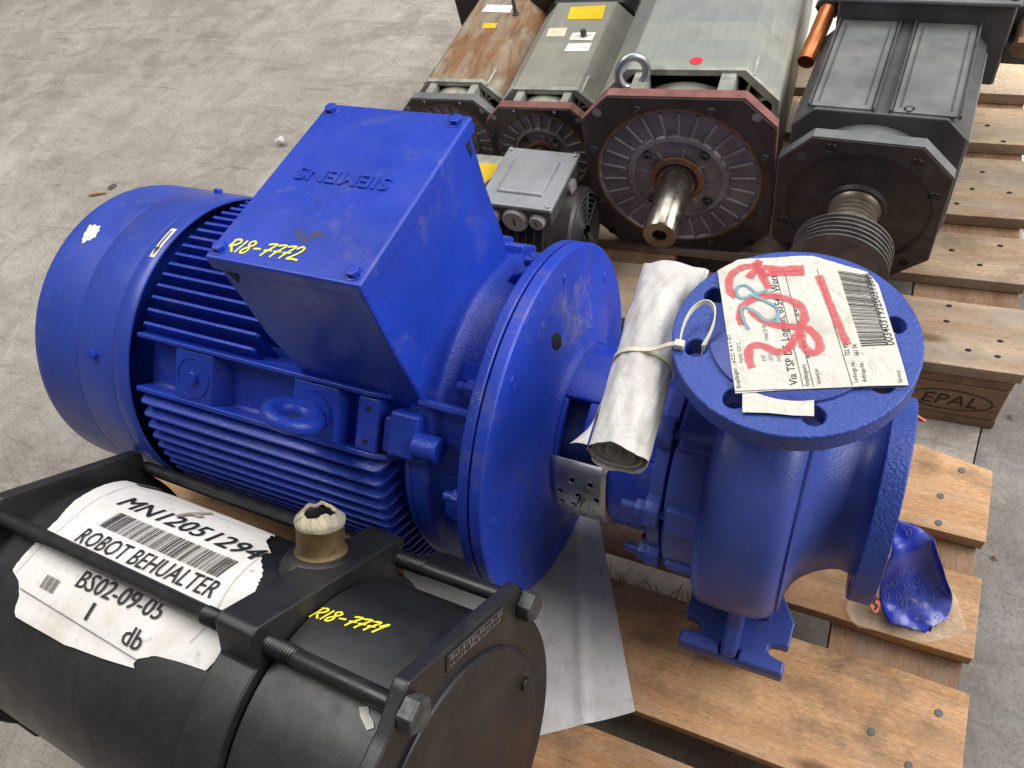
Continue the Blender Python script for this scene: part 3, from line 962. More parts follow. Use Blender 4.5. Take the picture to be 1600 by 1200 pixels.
    m = MB(); m.cyl(pol(-.183, .1015, 170), pol(-.183, .1125, 170), .0030, 12); m.cyl(pol(-.183, .102, 170), pol(-.183, .1055, 170), .0048, 12)
    m.build('screw', M['steel'], gd)
    # --- casing cover with studs
    m = MB()
    m.lathe([(-.106, .07), (-.106, .1165), (-.1045, .118), (-.0925, .118), (-.0915, .1165), (-.0915, .07)], 96, AX)
    cov = m.build('casing_cover', BP, t)
    for a in (113, 153, 193, 73, 33, 233):
        Dk = diag(0, a)
        m = MB(); m.prism([(-.019, .095), (-.016, .126), (-.009, .1345), (.009, .1345), (.016, .126), (.019, .095)], -.107, -.0905, 'yzx', Dk)
        m.build('ear', BP, cov, bevel=.003, seg=2)
        m = MB(); m.cyl(pol(-.131, .1215, a), pol(-.078, .1215, a), .0052, 14)
        for q in range(7):
            m.lathe([(-.130 + .0021 * q, .0050), (-.129 + .0021 * q, .0058), (-.128 + .0021 * q, .0050)], 14, Matrix.Translation((0, pol(0, .1215, a).y, pol(0, .1215, a).z)) @ Vector((1, 0, 0)).to_track_quat('Z', 'Y').to_matrix().to_4x4())
        m.hexa(pol(-.107, .1215, a), (-1, 0, 0), .0108, .0095)
        m.build('stud', BP, cov, bevel=.0005, seg=1)
    # --- casing
    m = MB()
    m.lathe([(-.0875, .08), (-.0875, .124), (-.0855, .1265), (-.060, .1275), (-.050, .1275)], 96, AX)
    cas = m.build('casing_body', BP, t)
    for a in (153, 193, 113, 73, 233, 33):
        Dk = diag(0, a)
        m = MB(); m.prism([(-.0185, .10), (-.015, .133), (.015, .133), (.0185, .10)], -.0840, -.042, 'yzx', Dk)
        m.build('pad', BP, cas, bevel=.0035, seg=3)
    m = MB()
    n = 128
    base = [(-.054, .100), (-.0535, .1290), (-.0515, .1430), (-.0475, .1505), (-.041, .1535), (-.020, .1548), (.004, .1548), (.0165, .1530), (.0250, .1485), (.0300, .1420), (.0320, .1385), (.0340, .1392), (.0356, .1375), (.0358, .1310), (.0375, .1200), (.0420, .1085), (.050, .0985), (.060, .0905), (.072, .0840), (.083, .0810), (.0905, .0820), (.0965, .0880)]
    vs, fs = [], []
    for k in range(n):
        a = 360 * k / n
        grow = ((a - 90) % 360) / 360            # spiral: widest just before the outlet
        for x, r in base:
            w = max(0.0, min(1.0, (r - .11) / .03)) if x < .0351 else 0.0
            p = pol(x, r + w * (.010 * grow - .002), a)
            vs.append(p)
    L = len(base)
    for k in range(n):
        k2 = (k + 1) % n
        for i in range(L - 1):
            fs.append((k * L + i, k2 * L + i, k2 * L + i + 1, k * L + i + 1))
    m.add(vs, fs)
    vol = m.build('volute', BP, t, smooth=50)
    # suction flange with its bolt holes
    hs = [circ(.090 * math.cos(R(22.5 + 45 * k)), .090 * math.sin(R(22.5 + 45 * k)), .009, 20) for k in range(8)]
    m = plate_holes(circ(0, 0, .1081, 96), hs + [circ(0, 0, .05, 48)], .0218)
    m2 = MB(); m2.add(m.v, m.f, Matrix(((0, 0, 1, .0950), (1, 0, 0, 0), (0, 1, 0, ZA), (0, 0, 0, 1))))
    m2.build('suction_flange', M['blue_flange'], t, bevel=.0016, seg=2)
    m = MB(); m.prism([(0, 0), (.010, .004), (0, .011)], -.001, .001, 'xzy', Matrix.Translation((.1165, .055, ZA + .070)))
    m.build('orange_tag', plain('orange plastic', (.80, .13, .05), .4, bump=0), t)
    # outlet neck, shoulder block and discharge flange
    zt = .4480
    m = MB()
    m.lathe([(.29, .050), (.335, .049), (.36, .049), (.395, .050), (.415, .055), (.428, .066)], 72)
    m.build('outlet_neck', BP, t)
    m = MB(); m.box((-.086, -.058, .27), (-.018, .058, .347))
    m.build('shoulder', BP, t, bevel=.006, seg=3)
    m = MB(); m.box((-.030, -.066, .285), (.018, -.020, .345)); m.build('shoulder', BP, t, bevel=.006, seg=3)
    hs = [circ(.080 * math.cos(R(22.5 + 45 * k)), .080 * math.sin(R(22.5 + 45 * k)), .0092, 24) for k in range(8)]
    m = plate_holes(circ(0, 0, .100, 128), hs, .0215)
    m2 = MB(); m2.add(m.v, m.f, Matrix.Translation((0, 0, zt - .0215)))
    fl = m2.build('discharge_flange', M['blue_flange'], t, bevel=.0018, seg=3)
    m = MB(); m.lathe([(zt - .001, .0688), (zt + .0024, .0685), (zt + .0030, .0676), (zt + .0030, 0)], 96)
    m.build('raised_face', BP, fl)
    # --- foot
    half = [(-.068, -.050), (-.0675, -.085), (-.0650, -.105), (-.0645, -.1265), (-.056, -.1270), (-.049, -.1285), (-.0445, -.1320), (-.0440, -.1370), (-.048, -.1410), (-.056, -.1425), (-.0650, -.1435), (-.0645, -.1620), (.0541, -.1620), (.0541, -.1440), (.046, -.1430), (.037, -.1405), (.0325, -.1365), (.0330, -.1310), (.038, -.1280), (.046, -.1270), (.0543, -.1270), (.0548, -.0960), (.0330, -.062), (.033, -.050)]
    m = MB(); m.prism(half + [(x, -y) for x, y in half[::-1]], .0325, .0520, 'xyz')
    ft = m.build('foot', BP, t, bevel=.0025, seg=2)
    for sgn in (-1, 1):
        for xa, xb in ((-.0642, -.018), (.004, .0538)):
            m = MB(); m.box((xa, sgn * .1455 if sgn > 0 else -.1615, .05), (xb, .1615 if sgn > 0 else -.1455, .0595)); m.build('foot_bar', BP, ft, bevel=.0035, seg=3)
        m = MB(); m.prism([(sgn * .1600, .048), (sgn * .1590, .063), (sgn * .1350, .082), (sgn * .115, .130), (sgn * .02, .12), (sgn * .02, .048)], -.0165, .0015, 'yzx')
        m.build('web', BP, ft, bevel=.0045, seg=3)
    m = MB(); m.prism([(-.062, .050), (.030, .050), (.026, .085), (.020, .12), (-.040, .12), (-.052, .085)], -.105, .105, 'xzy')
    m.build('pedestal', BP, ft, bevel=.006, seg=3)
    # --- shipping label glued over the outlet
    zl = zt + .0037
    O = Vector((-.0305, -.0712)); ea = Vector((-.347, .938)); eb = Vector((.945, .327))
    def lab(a, b, h=0.0):
        p = O + ea * a + eb * b
        wr = .00035 * math.sin(a * 95 + b * 40) * math.sin(b * 70) + .00020 * math.sin(a * 210 - b * 160)
        sag = -.0022 * max(0.0, (p.length - .073) / .027)
        return Vector((p.x, p.y, zl + max(wr, -.0003) + sag + h))
    def lab_px(u, v):
        q = at(u, v, 2, zl)
        d = Vector((q.x, q.y)) - O
        return d.dot(ea), d.dot(eb)
    top_a = lambda b: .1387 + (.0113 * b / .02 if b < .02 else .0113 - .004 * (b - .02) / .0636 if b < .0836 else .0073 - .0250 * (b - .0836) / .0414 if b < .125 else -.0177 - .0163 * (b - .125) / .005)
    nb, na2 = 52, 60
    vs, fs = [], []
    rnd = random.Random(3)
    for i in range(nb + 1):
        b = .130 * i / nb
        ta = top_a(b) + rnd.uniform(-.0004, .0004)
        for j in range(na2 + 1):
            vs.append(lab(ta * j / na2, b))
    for i in range(nb):
        for j in range(na2):
            fs.append((i * (na2 + 1) + j, (i + 1) * (na2 + 1) + j, (i + 1) * (na2 + 1) + j + 1, i * (na2 + 1) + j + 1))
    m = MB(); m.add(vs, fs)
    pl = m.build('shipping_label', M['label_grey'], t, smooth=60)
    UPN = lambda p: Vector((0, 0, 1))
    def lab_text(s, u0, v0, u1, v1, h, bold=0.0, mm=None):
        a0, b0 = lab_px(u0, v0); a1, b1 = lab_px(u1, v1)
        return put_text(s, lambda x, y: lab(a0 + (a1 - a0) * x, b0 + (b1 - b0) * x - h * y, .00025), bold, mm)
    m = lab_text('Via TSP DE, Logwin, 67547 Worm', 1247, 600, 1217, 423, .0062, .006)
    lab_text('Empfänger:', 1158, 606, 1152, 574, .0034, 0, m)
    def lab_marks(u0, v0, u1, v1, h, seed):          # print too small to read
        a0, b0 = lab_px(u0, v0); a1, b1 = lab_px(u1, v1)
        rr = random.Random(seed); x = 0.0
        while x < 1:
            w = rr.uniform(.03, .07)
            for yy in (rr.uniform(0, .3), rr.uniform(.5, .8)):
                m.add([lab(a0 + (a1 - a0) * q, b0 + (b1 - b0) * q - h * y, .00025) for q, y in ((x, yy), (min(1, x + w), yy), (min(1, x + w), yy + .22), (x, yy + .22))], [(0, 1, 2, 3)])
            x += w + rr.choice((.02, .03, .08))
    for k, q in enumerate(((1152, 566, 1144, 523), (1163, 566, 1158, 534), (1199, 563, 1196, 553), (1210, 563, 1207, 552), (1222, 563, 1220, 546), (1204, 530, 1199, 507), (1268, 558, 1248, 476))):
        lab_marks(*q, .0032, k)
    lab_text('Empfangsart:', 1265, 600, 1259, 568, .0034, 0, m)
    lab_text('Versand an:', 1283, 598, 1278, 574, .0032, 0, m)
    lab_text('Ladungs-Nr.', 1340, 594, 1335, 560, .0032, 0, m)
    lab_text('Auftrags-Nr.', 1354, 593, 1349, 562, .0032, 0, m)
    lab_text('722 9587', 1329, 552, 1324, 528, .0036, .006, m)
    lab_text('661 74', 1343, 552, 1340, 535, .0036, .006, m)
    lab_text('Service', 1410, 592, 1406, 574, .0032, 0, m)
    lab_text('003403193200313366', 1399, 535, 1364, 420, .0062, .005, m)
    for (u0, v0, u1, v1) in ((1216, 421, 1255, 603), (1230, 420, 1271, 602), (1281, 417, 1331, 599)):
        a0, b0 = lab_px(u0, v0); a1, b1 = lab_px(u1, v1)
        ribbon(m, [lab(a0 + (a1 - a0) * k / 12, b0 + (b1 - b0) * k / 12, .00022) for k in range(13)], .0005, UPN)
    a0, b0 = lab_px(1149, 613); a1, b1 = lab_px(1418, 600)
    ribbon(m, [lab(a0 + .001 + (a1 - a0) * k / 12, b0 + (b1 - b0) * k / 12, .00022) for k in range(13)], .0006, UPN)
    # bar code
    c = [lab_px(u, v) for u, v in ((1347, 538), (1388, 536), (1363, 424), (1313, 418))]
    rnd = random.Random(11); s_ = 0.0
    while s_ < 1:
        w = rnd.choice((.006, .006, .010, .016))
        def q4(s, t): return (c[0][0] * (1 - s) * (1 - t) + c[1][0] * (1 - s) * t + c[2][0] * s * t + c[3][0] * s * (1 - t), c[0][1] * (1 - s) * (1 - t) + c[1][1] * (1 - s) * t + c[2][1] * s * t + c[3][1] * s * (1 - t))
        e = min(1, s_ + w)
        m.add([lab(*q4(s_, k / 6), .00022) for k in range(7)] + [lab(*q4(e, k / 6), .00022) for k in range(7)], [(k, k + 1, 8 + k, 7 + k) for k in range(6)])
        s_ += w + rnd.choice((.007, .008, .012))
    m.build('print', M['ink'], pl, smooth=0, fixn=False)
    Zl = lambda p, h: lab(*lab_px(1000 + p[0] / 3.2, 370 + p[1] / 3.2), h)
    m = MB()
    red = [[(495, 300), (462, 265), (468, 195), (520, 152), (590, 135), (618, 108)], [(600, 120), (622, 180), (660, 255)], [(632, 150), (720, 155), (835, 145)], [(655, 180), (750, 175), (838, 172)], [(560, 205), (600, 160), (650, 200)],
           [(520, 440), (512, 370), (560, 318), (670, 292), (780, 320), (830, 372), (815, 435), (735, 442), (640, 425), (560, 365)],
           [(565, 655), (548, 605), (560, 548), (620, 542), (690, 572), (750, 552), (790, 485), (838, 452), (888, 490), (905, 548), (870, 578), (822, 540), (810, 480)],
           [(908, 185), (960, 330), (1015, 470), (1042, 530)]]
    for k, st in enumerate(red):
        ribbon(m, [Zl(p, .00040 + .00003 * k) for p in st], .0072 if k < 5 else .0068, UPN)
    m.build('red_marker', M['red_ink'], pl, smooth=0, fixn=False)
    m = MB()
    for k, st in enumerate([[(672, 272), (610, 285), (540, 240), (495, 262), (515, 305), (590, 285), (650, 262)], [(560, 285), (640, 320), (700, 360), (690, 430)], [(700, 395), (640, 420), (590, 380), (525, 348), (520, 400), (552, 462)]]):
        ribbon(m, [Zl(p, .00075 + .00003 * k) for p in st], .0026, UPN)
    m.build('blue_marker', M['blue_ink'], pl, smooth=0, fixn=False)
    # tab of tape hanging below the label
    ptsT = [at(u, v, 2, zl - .0008) for u, v in ((1160, 611), (1215, 612), (1272, 604), (1272, 650), (1240, 649), (1200, 645), (1160, 644))]
    m = MB(); m.add(ptsT, [list(range(7))])
    m.build('tape_tab', M['label_grey'], pl, smooth=0)
    return t
build_pump()

# ------------------------------------------------------------------ black vessel with tie rods
def build_vessel():
    CR = Vector((-.189, -.403, .225)); CL = Vector((-.7605, -.381, .165))
    a = (CL - CR); L = a.length; a.normalize()
    v = Vector((0, .629, .777)); v = (v - a * a.dot(v)).normalized()
    u = v.cross(a)
    if u.y < 0: u = -u
    F = Matrix(((a.x, u.x, v.x, CR.x), (a.y, u.y, v.y, CR.y), (a.z, u.z, v.z, CR.z), (0, 0, 0, 1)))     # local: x along the axis away, y = u, z = v
    t = thing('pressure_vessel', 'black cylindrical vessel with tie rods and a big torn white label', 'vessel', (-.45, -.39, 0))
    T = Matrix.Translation((.45, .39, 0)) @ F
    A = T @ Matrix(((0, 0, 1, 0), (1, 0, 0, 0), (0, 1, 0, 0), (0, 0, 0, 1)))     # lathe axis along local x; angle from u towards v
    BK = M['black_paint']
    def cy(s, th, r):      # th measured from v towards u, degrees
        return T @ Vector((s, r * math.sin(R(th)), r * math.cos(R(th))))
    nrm_c = lambda p: ((T.to_3x3() @ Vector((0, (T.inverted() @ p).y, (T.inverted() @ p).z))).normalized())
    RP = .163
    def outline(r, h, ul, ur):
        """round plate with a flat brow carrying the two rod ends, top and bottom"""
        pts = []
        for sgn in (1, -1):
            if sgn > 0:
                pts += [(ur, h - .004), (ur - .004, h), (ul + .006, h), (ul, h - .006)]
                a0, a1 = 128, 232
            else:
                pts += [(ul, -h + .004), (ul + .004, -h), (ur - .004, -h), (ur, -h + .004)]
                a0, a1 = 308, 412
            pts += [(r * math.cos(R(a0 + (a1 - a0) * k / 24)), r * math.sin(R(a0 + (a1 - a0) * k / 24))) for k in range(25)]
        return pts
    ULP, URP = -.0845, .0955
    end = outline(RP, .162, ULP, URP)
    m = MB(); m.prism(end, 0, .0150, 'yzx', T)
    pr_ = m.build('end_plate', BK, t, bevel=.0022, seg=2)
    m = MB(); m.lathe([(.002, .130), (-.0025, .130), (-.0042, .128), (-.0046, .126), (-.0046, 0)], 96, A)
    m.build('boss', BK, pr_)
    m = MB(); m.prism(end, L, L + .018, 'yzx', T)
    m.build('end_plate', BK, t, bevel=.0022, seg=2)
    # cylinders
    m = MB(); m.lathe([(.010, .140), (.014, .1475), (.020, .1480), (.146, .1480)], 128, A)
    m.build('cylinder', BK, t)
    m = MB(); m.lathe([(.196, .1480), (L - .030, .1480), (L - .018, .146), (L - .010, .141), (L, .141)], 128, A)
    cyl_l = m.build('cylinder', BK, t)
    # middle flange: thick, cast, with shoulders
    m = MB(); m.prism(outline(.1565, .1625, -.100, .108), .150, .197, 'yzx', T)
    mid = m.build('middle_flange', BK, t, bevel=.006, seg=3)
    # tie rods, threaded at the middle flange
    B = {}
    for uu, vv in ((-.0815, .139), (.0985, .139), (-.0815, -.139), (.0985, -.139)):
        for s0, s1, th0 in ((.0145, .151, 1), (.196, L, 0)):
            prof = []
            lt = .036
            if th0:
                prof = [(s0, .0082), (s1 - lt, .0082), (s1 - lt + .001, .0080)]
                x = s1 - lt + .001
                while x < s1: prof += [(x + .0014, .0090), (x + .0030, .0073)]; x += .0030
            else:
                prof = [(s1, .0082), (s0 + lt, .0082)]
                x = s0 + lt
                while x > s0: prof += [(x - .0014, .0090), (x - .0030, .0073)]; x -= .0030
            m = MB(); m.lathe(prof, 24, T @ Matrix(((0, 0, 1, 0), (1, 0, 0, uu), (0, 1, 0, vv), (0, 0, 0, 1))))
            m.build('tie_rod', M['black_rod'], t, smooth=30)
        m = MB(); m.hexa(T @ Vector((-.0005, uu, vv)), (T.to_3x3() @ Vector((-1, 0, 0))), .0158, .0140)
        m.build('bolt', M['bolt_grey'], t, bevel=.0010, seg=2)
    # screws on the boss
    for th in (65, -62, 180):
        m = MB(); m.cyl(T @ Vector((-.004, .112 * math.sin(R(th)), .112 * math.cos(R(th)))), T @ Vector((-.008, .112 * math.sin(R(th)), .112 * math.cos(R(th)))), .007, 18)
        m.build('screw', BK if th == 65 else M['bolt_grey'], pr_, bevel=.0008, seg=1)
    # name plate, print too worn to read
    m = MB(); m.box((-.0012, -.030, .1405), (.002, .0600, .1565), T)
    npl = m.build('name_plate', M['black_rod'], pr_)
    m = MB(); rr = random.Random(5)
    for row, (z0, z1) in enumerate(((.1440, .1475), (.1495, .1540))):
        y = -.026
        while y < .055:
            w = rr.uniform(.0012, .0034)
            m.box((-.0016, y, z0), (-.0011, y + w, z1 if rr.random() < .7 else (z0 + z1) / 2), T)
            y += w + rr.uniform(.0008, .0022)
    m.box((-.0016, -.029, .1556), (-.0011, .059, .1561), T)
    m.build('print', M['nail'], npl, smooth=0)
    # corroded nipple on the middle flange, wrapped in torn tape
    NM = T @ Matrix.Translation((.196, .030, .162))
    m = MB(); m.lathe([(-.004, .034), (.001, .033), (.003, .030), (.004, 0)], 48, NM)
    m.lathe([(-.03, .046), (-.012, .043), (-.002, .036), (.001, .032)], 48, NM)
    m.build('nipple_boss', BK, mid)
    m = MB(); m.lathe([(.000, .0262), (.0045, .0266), (.006, .0248), (.009, .0238), (.034, .0236), (.036, .0245), (.038, .0240)], 48, NM)
    nip = m.build('pipe_nipple', M['brass'], t)
    rr = random.Random(9)
    n = 44
    vs, fs = [], []
    prof = [(.0335, .0245), (.0372, .0253), (.0402, .0246), (.0432, .0214), (.0462, .0182), (.0470, .0170), (.0462, .0160), (.0440, .0154)]
    for k in range(n):
        tt = 2 * math.pi * k / n
        lump = .0034 * math.sin(2 * tt + .6) + .0022 * math.sin(5 * tt + 2) + .0014 * math.sin(9 * tt) + rr.uniform(-.0007, .0009)
        for i, (h, r) in enumerate(prof):
            w = (0, .05, .2, .4, .6, .7, .65, .6)[i]
            vs.append(NM @ Vector(((r + w * rr.uniform(-.0009, .0009)) * math.cos(tt), (r + w * rr.uniform(-.0009, .0009)) * math.sin(tt), h + lump * w)))
    for k in range(n):
        k2 = (k + 1) % n
        for i in range(len(prof) - 1):
            fs.append((k * 8 + i, k2 * 8 + i, k2 * 8 + i + 1, k * 8 + i + 1))
    m = MB(); m.add(vs, fs); m.build('torn_tape', M['tape'], nip, smooth=50)
    m = MB(); m.lathe([(.026, 0), (.026, .0160), (.0425, .0157)], 24, NM); m.build('bore', M['black_hole'], nip)
    # --- big torn label wrapped on the left cylinder
    RL = .1488
    left = [(-60, .470), (-58.4, .478), (-52.6, .4838), (-48.2, .4968), (-45.9, .5155), (-34, .5132), (-26.8, .5158), (-19.8, .5194), (-8.8, .5338), (5.7, .5456), (25.1, .5646), (29, .545), (32.7, .4955)]
    right = [(-60, .385), (-59.4, .3753), (-57.5, .325), (-55.4, .2856), (-53.8, .290), (-51.5, .283), (-48.9, .2715), (-47.6, .252), (-46.6, .2364), (-45.3, .205), (-40, .200), (-26, .200), (-11, .2226), (-4.4, .2341), (4.4, .2629), (8, .258), (13.9, .2836), (24.8, .300), (30, .3117), (32.7, .4255)]
    def ip(tab, x):
        for (x0, y0), (x1, y1) in zip(tab, tab[1:]):
            if x0 <= x <= x1: return y0 + (y1 - y0) * (x - x0) / (x1 - x0)
        return tab[0][1] if x < tab[0][0] else tab[-1][1]
    rr = random.Random(2)
    rows, cols = 120, 40
    vs, fs = [], []
    for i in range(rows + 1):
        th = -60 + 92.7 * i / rows
        s1 = ip(left, th) + rr.uniform(-.0006, .0006)
        s0 = ip(right, th) + (rr.uniform(-.0016, .0016) if (th < -47 and th > -56) or th > -12 else 0)
        for j in range(cols + 1):
            s = s0 + (s1 - s0) * j / cols
            edge = min(j, cols - j) / cols
            lift = .0004 * math.sin(s * 60 + th * .11) + (.0022 * max(0, 1 - edge * 14) if 8 < th < 24 and j < cols / 2 else 0) + (.0022 * max(0, (-54 - th) / 6))
            vs.append(cy(s, th, RL + .0002 + max(0, lift)))
    for i in range(rows):
        for j in range(cols):
            q = i * (cols + 1) + j
            fs.append((q, q + 1, q + cols + 2, q + cols + 1))
    m = MB(); m.add(vs, fs)
    lb = m.build('paper_label', M['label_white'], t, smooth=60)
    RT = RL + .0016
    def vt(s, s0, s1, th, hdeg, bold, mm, th1=None):
        th1 = th if th1 is None else th1
        for k, o_ in enumerate((0, .0007, -.0007) if bold else (0,)):
            put_text(s, lambda x, y: cy(s0 + (s1 - s0) * x + o_ * bold, th + (th1 - th) * x + hdeg * y, RT + .00004 * k), 0.0, mm)
        return mm
    m = MB()
    vt('MN12051294', .484, .2585, -1.0, 9.0, 1.0, m, -1.2)
    vt('ROBOT BEHUALTER', .4665, .2530, -25.6, 7.6, .45, m, -23.8)
    vt('GWA 100/140/200 CC.0500', .452, .262, -32.4, 4.8, .0, m, -31.0)
    vt('BS02-09-05', .4150, .2890, -40.6, 7.0, .45, m, -38.4)
    vt('1', .3765, .3720, -49.2, 6.8, .0, m)
    vt('db', .3165, .2900, -50.2, 7.0, .45, m)
    def bars(s_a, s_b, th0, th1, seed, wset, gset):
        r_ = random.Random(seed); s = s_a
        while s > s_b:
            w = r_.choice(wset)
            m.add([cy(s, th0 + (th1 - th0) * k / 4, RT) for k in range(5)] + [cy(s - w, th0 + (th1 - th0) * k / 4, RT) for k in range(5)], [(k, k + 1, 6 + k, 5 + k) for k in range(4)])
            s -= w + r_.choice(gset)
    bars(.4610, .2660, -15.2, -4.8, 21, (.0007, .0007, .0013, .0021), (.0008, .0008, .0014, .0021))
    bars(.4600, .4370, -46.6, -41.2, 5, (.0010, .0016), (.0009, .0015))
    for k in range(120):      # perforated rule
        s = .486 - .0018 * k
        if s > .2795 + .006:
            th = -50.6 - 2.3 * (k / 115)
            m.add([cy(s, th, RT), cy(s - .0011, th, RT), cy(s - .0011, th + .5, RT), cy(s, th + .5, RT)], [(0, 1, 2, 3)])
    ln = lambda pts, w: ribbon(m, [cy(s, th, RT) for s, th in pts], w, nrm_c)
    ln([(.5060, -46), (.5005, -34), (.5000, -20), (.509, -8), (.5160, 2), (.5230, 12), (.5300, 19)], .0005)
    ln([(.5300, 19), (.470, 21), (.40, 20.5), (.330, 21)], .0005)
    ln([(.2380, -40), (.2330, -30), (.2440, -18), (.2520, -6), (.2560, 1)], .0005)
    m.build('print', M['ink'], lb, smooth=0, fixn=False)
    # pieces of old tape
    def patch(outl, mat, name, parent, dr=.0012):
        mm = MB(); mm.add([cy(s, th, RL + dr) for s, th in outl], [list(range(len(outl)))]); return mm.build(name, mat, parent, smooth=0)
    patch([(.545, 24), (.540, 34), (.519, 33), (.520, 25.5), (.532, 22.5)], plain('grey-green tape', (.11, .115, .09), .5, bump=0), 'tape_piece', lb, .0022)
    patch([(.405, 13), (.399, 23), (.392, 22.5), (.394, 16), (.384, 15), (.385, 12), (.396, 12), (.401, 6), (.406, 7)], M['tape'], 'tape_piece', lb, .0022)
    # yellow marker on the right cylinder
    hw, wd = handwriting(['R', '1', '8', '-', '7', '7', '7', '/1'], lambda x, y: cy(.1475 - .0152 * x, -14.6 + .98 * x + 5.6 * y, .1485), nrm_c, .0021)
    hw.build('marker_writing', M['yellow_ink'], t, smooth=0, fixn=False)
    # scrap of sticker near the end plate
    pts = [(s_ + .0105, t_) for s_, t_ in ((.0362, -34.4), (.0330, -33.9), (.0288, -33.0), (.0240, -34.9), (.0182, -36.1), (.0142, -37.7), (.0193, -39.2), (.0269, -37.4), (.0300, -36.8))]
    patch(pts, M['label_grey'], 'sticker_scrap', t, .0003)
    return t
build_vessel()

# ------------------------------------------------------------------ rolled documents in film, tied to the discharge flange
def build_roll():
    t = thing('document_roll', 'dirty white film-wrapped roll of papers tied to the upper pump flange', 'paper roll', (-.118, 0, .39))
    O = Vector((.118, 0, -.39))
    p0, p1 = Vector((-.1150, -.1330, .408)), Vector((-.1265, .0850, .416))
    d = (p1 - p0); L = d.length; d.normalize()
    x = d.cross(Vector((0, 0, 1))).normalized(); y = x.cross(d)
    rr = random.Random(8)
    n, rows = 56, 44
    vs, fs = [], []
    ph = [rr.uniform(0, 6.28) for _ in range(12)]
    def rad(s, tt):
        w = .0007 * math.sin(5 * tt + ph[0] + 30 * s) + .0006 * math.sin(9 * tt - 55 * s + ph[1]) + .0005 * math.sin(3 * tt + 90 * s + ph[2]) + .0004 * math.sin(16 * tt + 70 * s)
        return w
    for i in range(rows + 1):
        s = i / rows
        R0 = .0262 + .0025 * s
        flat = max(0.0, (s - .72) / .28)          # far end pressed flat
        c = p0 + d * (L * s)
        c = c + Vector((0, 0, .004 * math.sin(math.pi * s)))
        waist = 1 - .045 * math.exp(-((s - .43) / .05) ** 2)
        for k in range(n):
            tt = 2 * math.pi * k / n
            r = (R0 + rad(s * .3, tt)) * waist
            ex, ey = r * math.cos(tt) * (1 + .12 * flat), r * math.sin(tt) * (1 - .72 * flat)
            jag = .0016 * math.sin(4 * tt + 1) if i in (0, rows) else 0
            vs.append(O + c + x * ex + y * ey + d * jag)
    for i in range(rows):
        for k in range(n):
            k2 = (k + 1) % n
            fs.append((i * n + k, i * n + k2, (i + 1) * n + k2, (i + 1) * n + k))
    fs.append([rows * n + k for k in range(n)])
    m = MB(); m.add(vs, fs)
    o = m.build('film_wrap', M['poly_white'], t, smooth=60)
    # spiral of paper inside the open near end
    m = MB(); vs, fs = [], []
    N_ = 150
    for k in range(N_ + 1):
        tt = 2 * math.pi * 2.6 * k / N_ + 1.0
        r = .0250 - .0145 * k / N_ + .0012 * math.sin(2.3 * tt)
        for q in (.0015 + .004 * k / N_, .055):
            vs.append(O + p0 + d * q + x * (r * math.cos(tt)) + y * (r * math.sin(tt) * .96))
    for k in range(N_):
        fs.append((2 * k, 2 * k + 2, 2 * k + 3, 2 * k + 1))
    m.add(vs, fs); m.build('rolled_sheet', M['poly_white'], t, smooth=60)
    m = MB(); m.lathe([(.05, 0), (.05, .026)], 30, Matrix.Translation(O + p0) @ d.to_track_quat('Z', 'Y').to_matrix().to_4x4())
    m.build('rolled_sheet', M['label_grey'], t)
    # loose flap of film at the near end
    m = MB(); vs, fs = [], []
    for i in range(9):
        s = i / 8
        for j in range(7):
            w = j / 6
            q = p0 + d * (-.001 + .040 * s) - x * (.0235 + .0165 * w * (1 - s) ** 1.5) + y * (.0165 - .005 * w + .003 * math.sin(3 * w + 2 * s))
            vs.append(O + q)
    for i in range(8):
        for j in range(6):
            fs.append((i * 7 + j, (i + 1) * 7 + j, (i + 1) * 7 + j + 1, i * 7 + j + 1))
    m.add(vs, fs); m.build('film_flap', M['poly_white'], t, smooth=60)
    # nylon tie: strap round the roll, lock head, loop through the flange hole
    z = thing('cable_tie', 'cream nylon cable tie looped through a hole of the upper pump flange', 'cable tie', (-.09, .015, .45))
    Oz = Vector((.09, -.015, -.45))
    c = p0 + d * (L * .43) + Vector((0, 0, .004))
    loop = []
    for k in range(28):
        tt = 2 * math.pi * k / 28
        loop.append(Oz + c + x * (.0280 * math.cos(tt)) + y * (.0272 * math.sin(tt)))
    def strap(m, pts, wv, th=.0012, wid=.0042, closed=False):
        vs, fs = [], []
        Nn = len(pts)
        for i, p in enumerate(pts):
            dd = (pts[(i + 1) % Nn] - pts[i - 1]).normalized() if closed else (pts[min(i + 1, Nn - 1)] - pts[max(i - 1, 0)]).normalized()
            w = (wv - dd * wv.dot(dd)).normalized(); nn = dd.cross(w)
            vs += [p + w * wid / 2 + nn * th / 2, p - w * wid / 2 + nn * th / 2, p - w * wid / 2 - nn * th / 2, p + w * wid / 2 - nn * th / 2]
        for i in range(Nn if closed else Nn - 1):
            j = (i + 1) % Nn
            for k in range(4):
                k2 = (k + 1) % 4
                fs.append((4 * i + k, 4 * i + k2, 4 * j + k2, 4 * j + k))
        if not closed: fs += [(0, 1, 2, 3), (4 * Nn - 4, 4 * Nn - 1, 4 * Nn - 2, 4 * Nn - 3)]
        m.add(vs, fs)
    m = MB(); strap(m, loop, d, closed=True); m.build('strap', M['zip'], z, smooth=60)
    hole = Vector((-.0739, -.0306, .448)); hole = Vector((.080 * math.cos(R(202.5)), .080 * math.sin(R(202.5)), .448))
    head = Vector((-.0870, -.0346, .4525))
    a = c + y * .0295 + x * .012
    bez = lambda A, B, Cc, D_, n_: [((1 - t_) ** 3) * A + 3 * t_ * (1 - t_) ** 2 * B + 3 * t_ * t_ * (1 - t_) * Cc + t_ ** 3 * D_ for t_ in [k / n_ for k in range(n_ + 1)]]
